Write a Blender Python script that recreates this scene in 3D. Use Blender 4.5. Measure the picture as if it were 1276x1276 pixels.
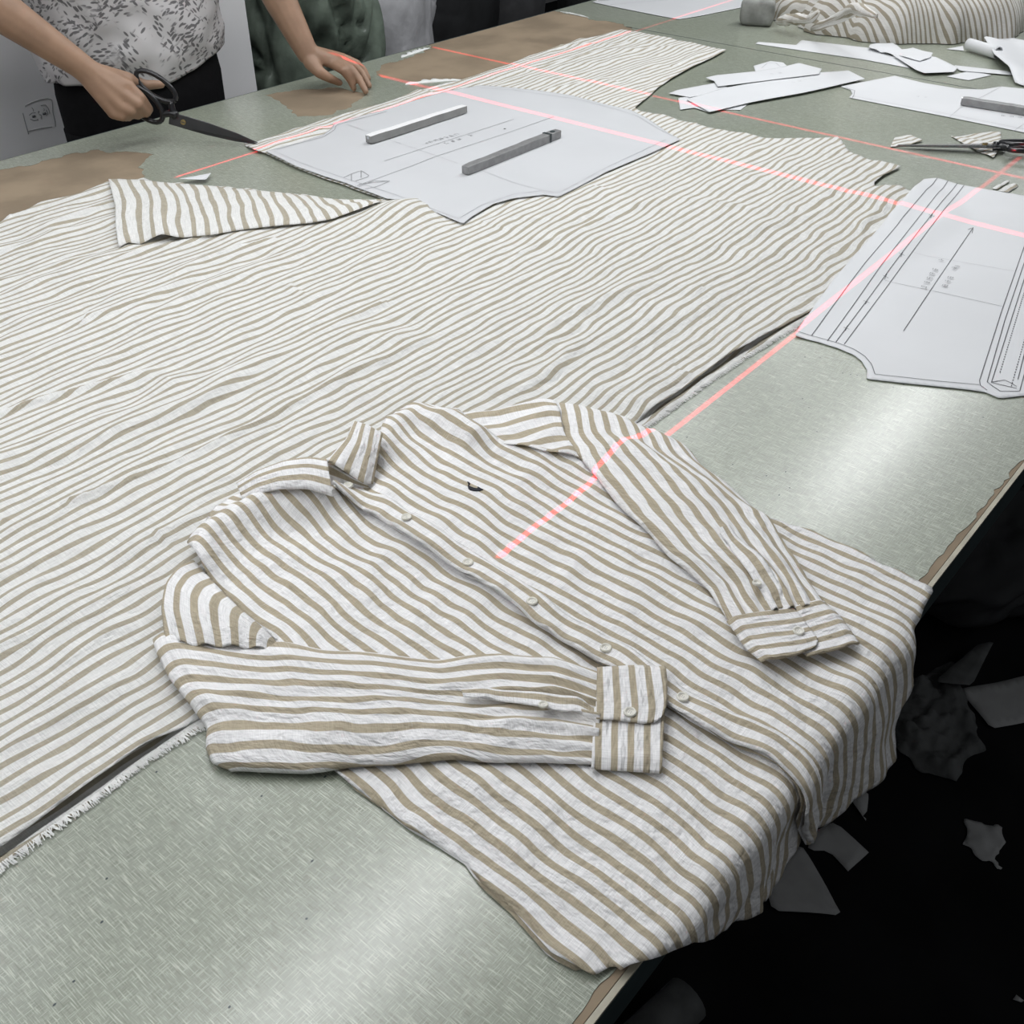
import bpy, bmesh, math, random
import numpy as np
from mathutils import Vector, Matrix, geometry
random.seed(7)
RNG = np.random.RandomState(11)
for o in list(bpy.data.objects):
    bpy.data.objects.remove(o)
SC = bpy.context.scene
COL = SC.collection

# ------------------------------------------------------------------ camera
TZ = 0.85                 # table top height
CAMZ = TZ + 0.72
F, CC = 1300.0, 638.0
CR = np.array([[0.63971935, -0.46207178, 0.61420584],
               [-0.76860858, -0.38458621, 0.51120867],
               [0.0, -0.79911396, -0.60117958]])      # world = CR @ (right, down, forward)
cd = bpy.data.cameras.new('camera')
cam = bpy.data.objects.new('camera', cd)
COL.objects.link(cam)
cd.sensor_width = 36.0
cd.sensor_fit = 'HORIZONTAL'
cd.lens = F / 1276.0 * 36.0
cd.clip_start = 0.02
r_, d_, f_ = CR[:, 0], CR[:, 1], CR[:, 2]
cam.matrix_world = Matrix(((r_[0], -d_[0], -f_[0], 0), (r_[1], -d_[1], -f_[1], 0),
                           (r_[2], -d_[2], -f_[2], CAMZ), (0, 0, 0, 1)))
SC.camera = cam

# ------------------------------------------------------------------ world and lights
SC.view_settings.view_transform = 'Standard'
SC.view_settings.look = 'None'
SC.view_settings.gamma = 1.0
SC.view_settings.use_curve_mapping = False
SC.view_settings.exposure = 0.0
w = bpy.data.worlds.new('world')
SC.world = w
w.use_nodes = True
w.node_tree.nodes['Background'].inputs[0].default_value = (0.85, 0.93, 1.0, 1)
w.node_tree.nodes['Background'].inputs[1].default_value = 0.05

def tube_light(x, y, z, power, length=1.25, width=0.10):
    ld = bpy.data.lights.new('tube_light', 'AREA')
    ld.shape = 'RECTANGLE'
    ld.size = length
    ld.size_y = width
    ld.energy = power
    ld.color = (0.97, 0.985, 1.0)
    o = bpy.data.objects.new('tube_light', ld)
    COL.objects.link(o)
    o.location = (x, y, z)
    return o

TUBES = []
for tx in (-0.75, 0.80, 2.25, 3.70, 5.2):
    TUBES.append((tx, 1.13, TZ + 1.60, 13.0))
for tx in (-0.2, 1.5, 3.2, 4.9):
    TUBES.append((tx, 1.95, TZ + 1.75, 6.8))
for tx in (-1.2, 0.6, 2.4, 4.2):  # added camera-side row, fills the hanging hem, person and panel
    TUBES.append((tx, -1.75, TZ + 1.75, 4.0))
for t in TUBES:
    tube_light(*t)

# ------------------------------------------------------------------ projection helpers
def ray(px, py):
    return CR @ np.array([px - CC, py - CC, F])
def PT(px, py, h=0.0):
    """point on the horizontal plane h above the table top"""
    r = ray(px, py)
    t = (h - 0.72) / r[2]
    p = r * t
    return np.array([p[0], p[1], TZ + h])
def PV(px, py, Y):
    """point on the upright plane at depth Y"""
    r = ray(px, py)
    t = Y / r[1]
    p = r * t
    return np.array([p[0], p[1], p[2] + CAMZ])
def PF(px, py, h=0.0):
    return PT(px, py, h - TZ)
def proj(P):
    q = (np.asarray(P, float) - np.array([0, 0, CAMZ])) @ CR
    return np.stack([q[..., 0] / q[..., 2] * F + CC, q[..., 1] / q[..., 2] * F + CC], -1)
def PTS(lst, h=0.0):
    return np.array([PT(p[0], p[1], p[2] if len(p) > 2 else h) for p in lst])

# ------------------------------------------------------------------ noise
def vnoise(x, y, seed=0):
    x = np.asarray(x, float); y = np.asarray(y, float)
    xi = np.floor(x).astype(np.int64); yi = np.floor(y).astype(np.int64)
    xf = x - xi; yf = y - yi
    def h(a, b):
        n = (a * 374761393 + b * 668265263 + seed * 982451653) & 0xffffffff
        n = ((n ^ (n >> 13)) * 1274126177) & 0xffffffff
        n = (n ^ (n >> 16)) & 0xffffff
        return n / float(0xffffff) * 2 - 1
    u = xf * xf * xf * (xf * (xf * 6 - 15) + 10); v = yf * yf * yf * (yf * (yf * 6 - 15) + 10)
    return (h(xi, yi) * (1 - u) + h(xi + 1, yi) * u) * (1 - v) + (h(xi, yi + 1) * (1 - u) + h(xi + 1, yi + 1) * u) * v
def fbm(x, y, seed=0, oct=3):
    s = 0; a = 1.0
    for i in range(oct):
        s = s + a * vnoise(x * 2 ** i, y * 2 ** i, seed + i * 17); a *= 0.5
    return s
def sstep(a, b, x):
    t = np.clip((np.asarray(x, float) - a) / (b - a), 0, 1)
    return t * t * (3 - 2 * t)

# ------------------------------------------------------------------ polygon helpers
def inside(pts, poly):
    x = pts[:, 0]; y = pts[:, 1]
    c = np.zeros(len(pts), bool)
    n = len(poly)
    for i in range(n):
        x0, y0 = poly[i][:2]; x1, y1 = poly[(i + 1) % n][:2]
        if y0 == y1: continue
        m = ((y0 > y) != (y1 > y)) & (x < (x1 - x0) * (y - y0) / (y1 - y0) + x0)
        c ^= m
    return c
def near(pts, line, closed=True):
    """distance to a polyline and nearest point"""
    line = np.asarray(line, float)[:, :2]
    best = np.full(len(pts), 1e9); bp = np.zeros((len(pts), 2))
    n = len(line)
    for i in range(n if closed else n - 1):
        a = line[i]; b = line[(i + 1) % n]
        ab = b - a; L = ab @ ab
        if L < 1e-14: continue
        t = np.clip(((pts[:, :2] - a) @ ab) / L, 0, 1)
        q = a + t[:, None] * ab
        d = np.hypot(pts[:, 0] - q[:, 0], pts[:, 1] - q[:, 1])
        m = d < best
        best[m] = d[m]; bp[m] = q[m]
    return best, bp
def resample(line, n):
    line = np.asarray(line, float)
    d = np.r_[0, np.cumsum(np.linalg.norm(np.diff(line, axis=0), axis=1))]
    t = np.linspace(0, d[-1], n)
    return np.stack([np.interp(t, d, line[:, k]) for k in range(line.shape[1])], 1)
def smooth_line(line, n, k=2):
    L = resample(line, n)
    for _ in range(k):
        M = L.copy()
        M[1:-1] = (L[:-2] + 2 * L[1:-1] + L[2:]) / 4
        L = M
    return L
def rag(poly, step, amp, seed=1, closed=True):
    poly = [np.asarray(p, float)[:2] for p in poly]
    out = []
    n = len(poly)
    acc = 0
    for i in range(n if closed else n - 1):
        a = poly[i]; b = poly[(i + 1) % n]
        L = np.linalg.norm(b - a)
        m = max(1, int(L / step))
        nrm = np.array([-(b - a)[1], (b - a)[0]]) / (L + 1e-9)
        for j in range(m):
            s = acc + L * j / m
            out.append(a + (b - a) * j / m + nrm * amp * float(fbm(s / (step * 2.3), 0.37, seed, 3)))
        acc += L
    if not closed: out.append(poly[-1])
    return np.array(out)

# ------------------------------------------------------------------ mesh helpers
def tag(o, label=None, cat=None, group=None, kind=None):
    if label: o['label'] = label
    if cat: o['category'] = cat
    if group: o['group'] = group
    if kind: o['kind'] = kind
    return o
def empty(name, loc, label=None, cat=None, group=None):
    o = bpy.data.objects.new(name, None)
    COL.objects.link(o)
    o.location = loc
    o.empty_display_size = 0.05
    return tag(o, label, cat, group)
def mesh_obj(name, verts, faces, mat, parent=None, uv=None, smooth=True, solid=0.0):
    me = bpy.data.meshes.new(name)
    me.from_pydata([tuple(map(float, v)) for v in verts], [], [tuple(map(int, f)) for f in faces])
    me.update()
    if uv is not None:
        lay = me.uv_layers.new(name='UVMap')
        idx = np.zeros(len(me.loops), np.int32)
        me.loops.foreach_get('vertex_index', idx)
        lay.data.foreach_set('uv', np.asarray(uv, np.float32)[idx].ravel())
    if smooth:
        me.polygons.foreach_set('use_smooth', np.ones(len(me.polygons), bool))
    me.materials.append(mat)
    o = bpy.data.objects.new(name, me)
    COL.objects.link(o)
    if parent is not None:
        o.parent = parent
        o.matrix_parent_inverse = Matrix.Translation(-Vector(parent.location)) if parent.type == 'EMPTY' else Matrix.Identity(4)
    if solid:
        m = o.modifiers.new('thickness', 'SOLIDIFY')
        m.thickness = abs(solid); m.offset = -1 if solid > 0 else 0
    return o
def bm_obj(name, bm, mat, parent=None, smooth=False, bevel=0.0, seg=2):
    me = bpy.data.meshes.new(name)
    bm.normal_update()
    bm.to_mesh(me); bm.free()
    if smooth: me.polygons.foreach_set('use_smooth', np.ones(len(me.polygons), bool))
    me.materials.append(mat)
    o = bpy.data.objects.new(name, me)
    COL.objects.link(o)
    if parent is not None:
        o.parent = parent
        o.matrix_parent_inverse = Matrix.Translation(-Vector(parent.location)) if parent.type == 'EMPTY' else Matrix.Identity(4)
    if bevel:
        m = o.modifiers.new('bevel', 'BEVEL'); m.width = bevel; m.segments = seg; m.limit_method = 'ANGLE'
    return o
def grid_poly(poly, rx, ry):
    poly = np.asarray(poly, float)[:, :2]
    x0, y0 = poly.min(0); x1, y1 = poly.max(0)
    nx = max(2, int((x1 - x0) / rx)); ny = max(2, int((y1 - y0) / ry))
    xs = np.linspace(x0 - rx * .5, x1 + rx * .5, nx + 2); ys = np.linspace(y0 - ry * .5, y1 + ry * .5, ny + 2)
    cx, cy = np.meshgrid((xs[1:] + xs[:-1]) / 2, (ys[1:] + ys[:-1]) / 2, indexing='ij')
    m = inside(np.stack([cx.ravel(), cy.ravel()], 1), poly).reshape(cx.shape)
    ii, jj = np.nonzero(m)
    NY = len(ys)
    f = np.stack([ii * NY + jj, (ii + 1) * NY + jj, (ii + 1) * NY + jj + 1, ii * NY + jj + 1], 1)
    used, inv = np.unique(f, return_inverse=True)
    f = inv.reshape(f.shape)
    v = np.stack([xs[used // NY], ys[used % NY]], 1)
    cnt = np.bincount(f.ravel(), minlength=len(v))
    b = cnt < 4
    _, q = near(v[b], poly)
    v[b] = q
    return v, f
def clip_cloth(name, poly, rx, ry, zfun, uvfun, mat, parent=None, solid=0.0008, posfun=None):
    v, f = grid_poly(poly, rx, ry)
    d, _ = near(v, poly)
    z = zfun(v, d)
    P = posfun(v, z) if posfun else np.c_[v, z]
    return mesh_obj(name, P, f, mat, parent, uvfun(v), True, solid)
def coons(top, bottom, left, right, nt, ns):
    """surface through four edges; t runs along top/bottom, s from top to bottom"""
    T = smooth_line(top, nt, 3); B = smooth_line(bottom, nt, 3); L = smooth_line(left, ns, 2); R = smooth_line(right, ns, 2)
    t = np.linspace(0, 1, nt)[:, None, None]; s = np.linspace(0, 1, ns)[None, :, None]
    S = (1 - s) * T[:, None] + s * B[:, None] + (1 - t) * L[None] + t * R[None] \
        - ((1 - t) * (1 - s) * T[0] + t * (1 - s) * T[-1] + (1 - t) * s * B[0] + t * s * B[-1])
    return S
def grid_faces(n, m):
    i, j = np.meshgrid(np.arange(n - 1), np.arange(m - 1), indexing='ij')
    i = i.ravel(); j = j.ravel()
    return np.stack([i * m + j, (i + 1) * m + j, (i + 1) * m + j + 1, i * m + j + 1], 1)
def orient_up(P, f):
    a = P[f[:, 0]]; b = P[f[:, 1]]; c = P[f[:, 2]]
    if np.cross(b - a, c - a)[:, 2].sum() < 0: f = f[:, ::-1]
    return f
def tube(pts, rad, n=8, cap=True):
    """verts and faces of a tube along pts with radius list"""
    pts = np.asarray(pts, float)
    rad = np.broadcast_to(np.asarray(rad, float), (len(pts),))
    tan = np.gradient(pts, axis=0)
    tan /= np.linalg.norm(tan, axis=1)[:, None] + 1e-12
    up = np.array([0, 0, 1.0]) if abs(tan[0][2]) < .9 else np.array([1.0, 0, 0])
    V = []; 
    for p, t, r in zip(pts, tan, rad):
        a = np.cross(t, up); a /= np.linalg.norm(a) + 1e-12
        b = np.cross(a, t); up = b
        for k in range(n):
            an = 2 * math.pi * k / n
            V.append(p + r * (a * math.cos(an) + b * math.sin(an)))
    Fs = []
    for i in range(len(pts) - 1):
        for k in range(n):
            Fs.append((i * n + k, i * n + (k + 1) % n, (i + 1) * n + (k + 1) % n, (i + 1) * n + k))
    if cap:
        Fs.append(tuple(range(n - 1, -1, -1)))
        Fs.append(tuple((len(pts) - 1) * n + k for k in range(n)))
    return V, Fs
def join(parts):
    V = []; Fs = []
    for v, f in parts:
        o = len(V); V += [tuple(x) for x in v]; Fs += [tuple(i + o for i in q) for q in f]
    return V, Fs
def box_vf(x0, x1, y0, y1, z0, z1):
    v = [(x, y, z) for x in (x0, x1) for y in (y0, y1) for z in (z0, z1)]
    f = [(0, 1, 3, 2), (4, 6, 7, 5), (0, 4, 5, 1), (2, 3, 7, 6), (0, 2, 6, 4), (1, 5, 7, 3)]
    return v, f
def slab(loops, z0, z1):
    """flat plate with holes: loops[0] outer, others holes"""
    tl = [[Vector((float(p[0]), float(p[1]), 0)) for p in l] for l in loops]
    tri = geometry.tessellate_polygon(tl)
    flat = [p for l in tl for p in l]
    n = len(flat)
    V = [(p.x, p.y, z1) for p in flat] + [(p.x, p.y, z0) for p in flat]
    Fs = []
    for t in tri:
        a, b, c = [flat[i] for i in t]
        if (b - a).cross(c - a).z < 0: t = (t[0], t[2], t[1])
        Fs.append(tuple(t)); Fs.append((t[2] + n, t[1] + n, t[0] + n))
    k = 0
    for l in tl:
        m = len(l)
        for i in range(m):
            a, b = k + i, k + (i + 1) % m
            Fs.append((a, a + n, b + n, b))
        k += m
    return V, Fs

# ------------------------------------------------------------------ materials
def nmat(name):
    m = bpy.data.materials.new(name); m.use_nodes = True
    nt = m.node_tree
    return m, nt, nt.nodes['Principled BSDF']
class N:
    def __init__(s, nt): s.nt = nt
    def new(s, t, **k):
        n = s.nt.nodes.new(t)
        for a, b in k.items(): setattr(n, a, b)
        return n
    def link(s, a, b): s.nt.links.new(a, b)
    def val(s, sock, v):
        if isinstance(v, bpy.types.NodeSocket): s.link(v, sock)
        else: sock.default_value = v
    def math(s, op, a, b=0.0, c=0.0, clamp=False):
        n = s.new('ShaderNodeMath', operation=op); n.use_clamp = clamp
        s.val(n.inputs[0], a); s.val(n.inputs[1], b)
        if len(n.inputs) > 2: s.val(n.inputs[2], c)
        return n.outputs[0]
    def ss(s, x, a, b):
        n = s.new('ShaderNodeMapRange', interpolation_type='SMOOTHSTEP')
        s.val(n.inputs[0], x); n.inputs[1].default_value = a; n.inputs[2].default_value = b
        return n.outputs[0]
    def mix(s, f, a, b, mode='MIX'):
        n = s.new('ShaderNodeMix', data_type='RGBA', blend_type=mode)
        s.val(n.inputs[0], f); s.val(n.inputs[6], a); s.val(n.inputs[7], b)
        return n.outputs[2]
    def noise(s, vec, scale, detail=2, rough=.5):
        n = s.new('ShaderNodeTexNoise'); n.inputs['Scale'].default_value = scale
        n.inputs['Detail'].default_value = detail; n.inputs['Roughness'].default_value = rough
        s.link(vec, n.inputs['Vector']); return n.outputs['Fac']
    def mapping(s, vec, scale=(1, 1, 1), rot=(0, 0, 0), loc=(0, 0, 0)):
        n = s.new('ShaderNodeMapping'); s.link(vec, n.inputs[0])
        n.inputs['Scale'].default_value = scale; n.inputs['Rotation'].default_value = rot; n.inputs['Location'].default_value = loc
        return n.outputs[0]
    def bump(s, h, strength, dist):
        n = s.new('ShaderNodeBump'); s.link(h, n.inputs['Height'])
        n.inputs['Strength'].default_value = strength; n.inputs['Distance'].default_value = dist
        return n.outputs[0]
def c4(c): return (c[0], c[1], c[2], 1)
def plain(name, col, rough=.6, metal=0.0, var=.12, scale=30.0, bump=0.0, spec=.5, coord='Object'):
    m, nt, b = nmat(name); n = N(nt)
    tc = n.new('ShaderNodeTexCoord').outputs[coord]
    f = n.noise(tc, scale, 4)
    n.link(n.mix(n.ss(f, .3, .7), c4([x * (1 - var) for x in col]), c4([min(1, x * (1 + var)) for x in col])), b.inputs['Base Color'])
    b.inputs['Roughness'].default_value = rough; b.inputs['Metallic'].default_value = metal
    b.inputs['Specular IOR Level'].default_value = spec
    if bump:
        n.link(n.bump(f, .6, bump), b.inputs['Normal'])
    return m
PITCH = 0.0164
def striped(name, white, brown, half=.195, wob=.10, crinkle=.3):
    """u counts stripes, v is metres along the stripe"""
    m, nt, b = nmat(name); n = N(nt)
    uv = n.new('ShaderNodeUVMap').outputs[0]
    met = n.mapping(uv, (PITCH, 1, 1))                   # metres
    sp = n.new('ShaderNodeSeparateXYZ'); n.link(uv, sp.inputs[0])
    wn = n.noise(n.mapping(met, (60, 14, 1)), 1.0, 2)
    u = n.math('ADD', sp.outputs[0], n.math('MULTIPLY', n.math('SUBTRACT', wn, .5), wob))
    fr = n.math('FRACT', u)
    d = n.math('ABSOLUTE', n.math('SUBTRACT', fr, .5))
    msk = n.math('SUBTRACT', 1.0, n.ss(d, half - .025, half + .025))
    wa = n.noise(n.mapping(met, (1500, 45, 1)), 1.0, 2)   # threads along
    wb = n.noise(n.mapping(met, (45, 1500, 1)), 1.0, 2)   # threads across
    th = n.math('ADD', n.math('MULTIPLY', wa, .5), n.math('MULTIPLY', wb, .5))
    big = n.noise(met, 22.0, 3)
    tone = n.math('ADD', n.math('MULTIPLY', n.math('SUBTRACT', th, .5), 1.15), n.math('ADD', .99, n.math('MULTIPLY', n.math('SUBTRACT', big, .5), .10)))
    slub = n.ss(n.noise(n.mapping(met, (40, 900, 1)), 1.0, 1), .70, .80)
    br = n.mix(n.math('MULTIPLY', slub, .35), c4(brown), c4([x * .9 + .08 for x in white]))
    col = n.mix(msk, c4(white), br)
    tn = n.new('ShaderNodeCombineColor')
    for i in range(3): n.link(tone, tn.inputs[i])
    n.link(n.mix(1.0, col, tn.outputs[0], 'MULTIPLY'), b.inputs['Base Color'])
    b.inputs['Roughness'].default_value = .85
    b.inputs['Specular IOR Level'].default_value = .15
    b.inputs['Sheen Weight'].default_value = .15
    cr = n.math('ADD', n.noise(n.mapping(met, (75, 32, 1)), 1.0, 3, .6), n.math('MULTIPLY', n.noise(met, 130.0, 2), .35))
    b1 = n.new('ShaderNodeBump'); n.link(cr, b1.inputs['Height']); b1.inputs['Strength'].default_value = crinkle; b1.inputs['Distance'].default_value = .008
    b2 = n.new('ShaderNodeBump'); n.link(th, b2.inputs['Height']); b2.inputs['Strength'].default_value = .4; b2.inputs['Distance'].default_value = .0007
    n.link(b1.outputs[0], b2.inputs['Normal'])
    n.link(b2.outputs[0], b.inputs['Normal'])
    return m
M = {}
M['shirt'] = striped('shirt_linen', (.90, .89, .89), (.475, .412, .305), half=.208, crinkle=.85)
M['bolt'] = striped('bolt_linen', (.775, .772, .750), (.43, .388, .305), half=.185, wob=.25, crinkle=.7)
M['thread'] = plain('white_thread', (.82, .82, .80), .9, spec=.1)
M['paper'] = plain('pattern_paper', (.63, .64, .655), .55, var=.02, scale=6, spec=.3)
M['paper_b'] = plain('white_paper', (.74, .75, .765), .55, var=.02, scale=6, spec=.3)
M['ink'] = plain('pencil_ink', (.10, .10, .11), .7)
M['ink_soft'] = plain('soft_pencil', (.30, .30, .31), .7)
M['ink_faint'] = plain('faint_pencil', (.52, .525, .54), .7)
M['button'] = plain('shell_button', (.80, .78, .70), .25, var=.05, scale=300)
M['logo'] = plain('navy_thread', (.012, .013, .02), .8, bump=.0004, scale=900)
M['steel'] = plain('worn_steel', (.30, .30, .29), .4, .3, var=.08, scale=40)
M['steel_top_glare'] = plain('steel_painted_glare', (.96, .96, .96), .3, .0, var=.03, scale=40)  # near-white colour paints the reflection on the bar's top face
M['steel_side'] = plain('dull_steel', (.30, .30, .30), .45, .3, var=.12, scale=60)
M['blade'] = plain('blade_steel', (.55, .56, .57), .22, .95, var=.06, scale=20)
M['dark_blade'] = plain('dark_blade_steel', (.10, .10, .105), .32, .7, var=.1, scale=20)
M['black_plastic'] = plain('black_enamel', (.014, .014, .016), .28, var=.1)
M['brass'] = plain('brass', (.45, .34, .14), .35, .9)
M['stone'] = plain('grey_stone', (.26, .265, .25), .75, var=.25, scale=25, bump=.002)
M['board'] = plain('brown_board', (.275, .215, .150), .75, var=.16, scale=9, bump=.0006, spec=.25)
M['trim_dark'] = plain('teal_edge', (.035, .05, .053), .5)
M['trim_pale'] = plain('pale_edge', (.45, .42, .33), .5)
M['torn'] = plain('white_glint_and_chip', (.80, .82, .80), .35, var=.04)  # white paints the glints on the curled torn edges; chips share it
M['leg'] = plain('dark_metal', (.03, .032, .034), .5, .3)
M['floor'] = plain('black_floor', (.006, .006, .0066), .8, var=.5, scale=5, spec=.12)
M['wall'] = plain('grey_wall', (.20, .20, .20), .9, var=.08, scale=2)
M['panel'] = plain('white_panel', (.88, .88, .89), .45, var=.03, scale=3)
M['skin'] = plain('skin', (.33, .205, .135), .5, var=.10, scale=22, bump=.0006)
M['hair'] = plain('black_hair', (.012, .010, .009), .45, scale=80)
M['trousers'] = plain('black_cloth', (.010, .010, .011), .9, scale=60, spec=.1)
M['shoe'] = plain('dark_shoe', (.02, .02, .02), .6)
M['green_bag'] = plain('green_plastic', (.15, .185, .15), .32, var=.35, scale=12, bump=.012)
M['grey_bag'] = plain('grey_plastic', (.56, .56, .58), .33, var=.12, scale=12, bump=.012)
M['dark_bag'] = plain('dark_cloth', (.022, .023, .025), .8, var=.3, scale=9)
M['grey_roll'] = plain('grey_cloth', (.10, .10, .105), .8, var=.2, scale=9)
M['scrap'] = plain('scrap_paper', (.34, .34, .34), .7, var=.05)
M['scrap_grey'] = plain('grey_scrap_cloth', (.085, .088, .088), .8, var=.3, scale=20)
M['housing'] = plain('lamp_housing', (.7, .7, .7), .5)

def mat_table():
    m, nt, b = nmat('green_table_cover'); n = N(nt)
    P = n.new('ShaderNodeTexCoord').outputs['Object']
    a = n.noise(n.mapping(P, (70, 1150, 1)), 1.0, 3, .6)
    c = n.noise(n.mapping(P, (1000, 55, 1)), 1.0, 3, .6)
    la = n.math('MULTIPLY', n.ss(a, .54, .68), .75); lc = n.ss(c, .53, .67)
    h = n.math('MAXIMUM', la, lc)
    da = n.ss(a, .44, .30); dc = n.ss(c, .45, .31)
    dk = n.math('MAXIMUM', da, dc)
    big = n.noise(P, 3.0, 3)
    base = n.mix(n.ss(big, .3, .7), (.278, .306, .236, 1), (.302, .326, .270, 1))
    col = n.mix(n.math('MULTIPLY', dk, .60), base, (.155, .178, .128, 1))
    col = n.mix(n.math('MULTIPLY', h, .80), col, (.57, .60, .51, 1))
    n.link(col, b.inputs['Base Color'])
    b.inputs['Roughness'].default_value = .33
    rr = n.math('ADD', .30, n.math('MULTIPLY', big, .10))
    n.link(rr, b.inputs['Roughness'])
    b.inputs['Specular IOR Level'].default_value = .5
    b.inputs['Coat Weight'].default_value = .65
    b.inputs['Coat Roughness'].default_value = .21
    hh = n.math('SUBTRACT', h, dk)
    n.link(n.bump(hh, .12, .0004), b.inputs['Normal'])
    return m
M['cover'] = mat_table()

def mat_blouse():
    m, nt, b = nmat('fern_print_cotton'); n = N(nt)
    P = n.new('ShaderNodeUVMap').outputs[0]
    base = (.56, .545, .55, 1)
    msk = None
    for k, (rot, off) in enumerate(((.9, 0), (-.6, 3.3), (1.5, 7.1))):
        v = n.mapping(P, (1, 1, 1), (0, 0, rot), (off, off * .7, 0))
        vo = n.new('ShaderNodeTexVoronoi'); vo.inputs['Scale'].default_value = 1.0
        n.link(n.mapping(v, (140, 50, 1)), vo.inputs['Vector'])
        fleck = n.ss(vo.outputs['Distance'], .44, .30)
        reg = n.ss(n.noise(n.mapping(v, (22, 9, 1)), 1.0, 1), .485, .56)
        q = n.math('MULTIPLY', fleck, reg)
        msk = q if msk is None else n.math('MAXIMUM', msk, q)
    n.link(n.mix(n.math('MULTIPLY', msk, .9), base, (.11, .105, .11, 1)), b.inputs['Base Color'])
    b.inputs['Roughness'].default_value = .85
    b.inputs['Specular IOR Level'].default_value = .15
    return m
M['blouse'] = mat_blouse()

# ================================================================== THE SETTING
YN, YF = 0.19, 2.205      # near and far table edge
XA, XB = -1.0, 4.9
def boxo(name, x0, x1, y0, y1, z0, z1, mat, parent=None, bevel=0.0):
    v, f = box_vf(x0, x1, y0, y1, z0, z1)
    o = mesh_obj(name, v, f, mat, parent, None, False)
    if bevel:
        md = o.modifiers.new('bevel', 'BEVEL'); md.width = bevel; md.segments = 2
    return o
tag(boxo('floor', -3, 7, -3.0, 5.2, -0.06, 0.0, M['floor']), kind='structure')
tag(boxo('wall_back', -3, 7, 5.0, 5.12, 0.0, 3.0, M['wall']), kind='structure')

# fluorescent fixtures above the table, plus the added fill row over the aisle
for i, (tx, ty, tz, _) in enumerate(TUBES):
    row = 'aisle in front of the table, added as fill light' if ty < 0 else 'centre line of the table' if ty < 1.5 else 'far half of the table'
    e = empty('tube_lamp', (tx, ty, tz + .03), 'long white tube lamp hanging over the ' + row, 'lamp', 'tube lamps over the ' + row)
    boxo('housing', tx - .66, tx + .66, ty - .07, ty + .07, tz + .012, tz + .06, M['housing'], e, .008)
    for s in (-.45, .45):
        v, f = tube([(tx + s, ty, tz + .06), (tx + s, ty, 3.3)], .004, 6)
        mesh_obj('hanger', v, f, M['leg'], e)

# ================================================================== TABLE
table = empty('cutting_table', ((XA + XB) / 2, (YN + YF) / 2, 0), 'long cutting table with worn green-grey cover and brown board showing through', 'table')
CV = 0.0007
boxo('board', XA, XB, YN + .006, YF, TZ - .03, TZ - CV, M['board'], table)
boxo('edge_band', XA, XB, YN, YN + .0055, TZ - .042, TZ - .004, M['trim_dark'], table)
boxo('edge_strip', XA, XB, YN + .0005, YN + .0055, TZ - .0035, TZ - .0010, M['trim_pale'], table)
boxo('edge_band', XA, XB, YF + .0005, YF + .006, TZ - .042, TZ - .001, M['trim_dark'], table)
boxo('rail', XA + .1, XB - .1, YN + .05, YN + .09, TZ - .10, TZ - .031, M['leg'], table)
boxo('rail', XA + .1, XB - .1, YF - .09, YF - .05, TZ - .10, TZ - .031, M['leg'], table)
for lx in (-.7, .12, 2.7, 3.6, 4.6):
    for ly in (YN + .07, YF - .07):
        boxo('leg', lx - .025, lx + .025, ly - .025, ly + .025, 0.0, TZ - .10, M['leg'], table)
    boxo('crossbar', lx - .015, lx + .015, YN + .09, YF - .09, .16, .20, M['leg'], table)
# cover outline with the torn near border and the torn hole at the far edge
def XY(l, h=0.0): return [PT(p[0], p[1], h)[:2] for p in l]
near_torn = XY([(1276, 571), (1257, 590), (1244, 607), (1225, 631), (1212, 649), (1195, 668), (1179, 685), (1164, 703), (1144, 727)])[::-1]
near_line = [np.array([XA, YN + .016]), np.array([-.2, YN + .018]), np.array([.2, YN + .012]), np.array([.36, YN + .014]), np.array([.6, YN + .02]), np.array([.8, YN + .02])] + near_torn + \
            [np.array([1.6, YN + .035]), np.array([2.2, YN + .02]), np.array([3.2, YN + .015]), np.array([XB, YN + .02])]
pl = rag(near_line, .008, .0035, 5, closed=False)
notch = XY([(698, 15), (740, 24), (776, 30), (790, 36), (770, 60), (650, 95), (600, 98), (576, 99.5), (545, 100.5), (513, 101.6), (493, 99), (470, 94), (468, 89), (481, 80), (513, 70), (536, 61), (541, 57)])
notch[0][1] = YF; notch[-1][1] = YF
notch_r = rag(notch, .010, .010, 9, closed=False)
outer = list(pl) + [np.array([XB, YF])] + list(notch_r) + [np.array([XA, YF])]
hole1 = rag(XY([(50, 203), (83, 192), (120, 187), (138, 190), (175, 188), (193, 192.6), (175.5, 204), (180.5, 211), (179, 222), (150, 240), (60, 275), (0, 300), (-220, 420), (-420, 400), (-260, 300), (-120, 250), (0, 213)]), .009, .009, 3)
hole2 = rag(XY([(327, 118), (375, 111.6), (418, 109), (435, 111.6), (453, 115), (450, 123), (435, 133), (408, 143), (370, 145.5), (360, 135), (345, 125)]), .009, .009, 4)
v, f = slab([outer, hole1, hole2], TZ - CV, TZ)
mesh_obj('table_cover', v, f, M['cover'], table, None, False)
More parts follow.
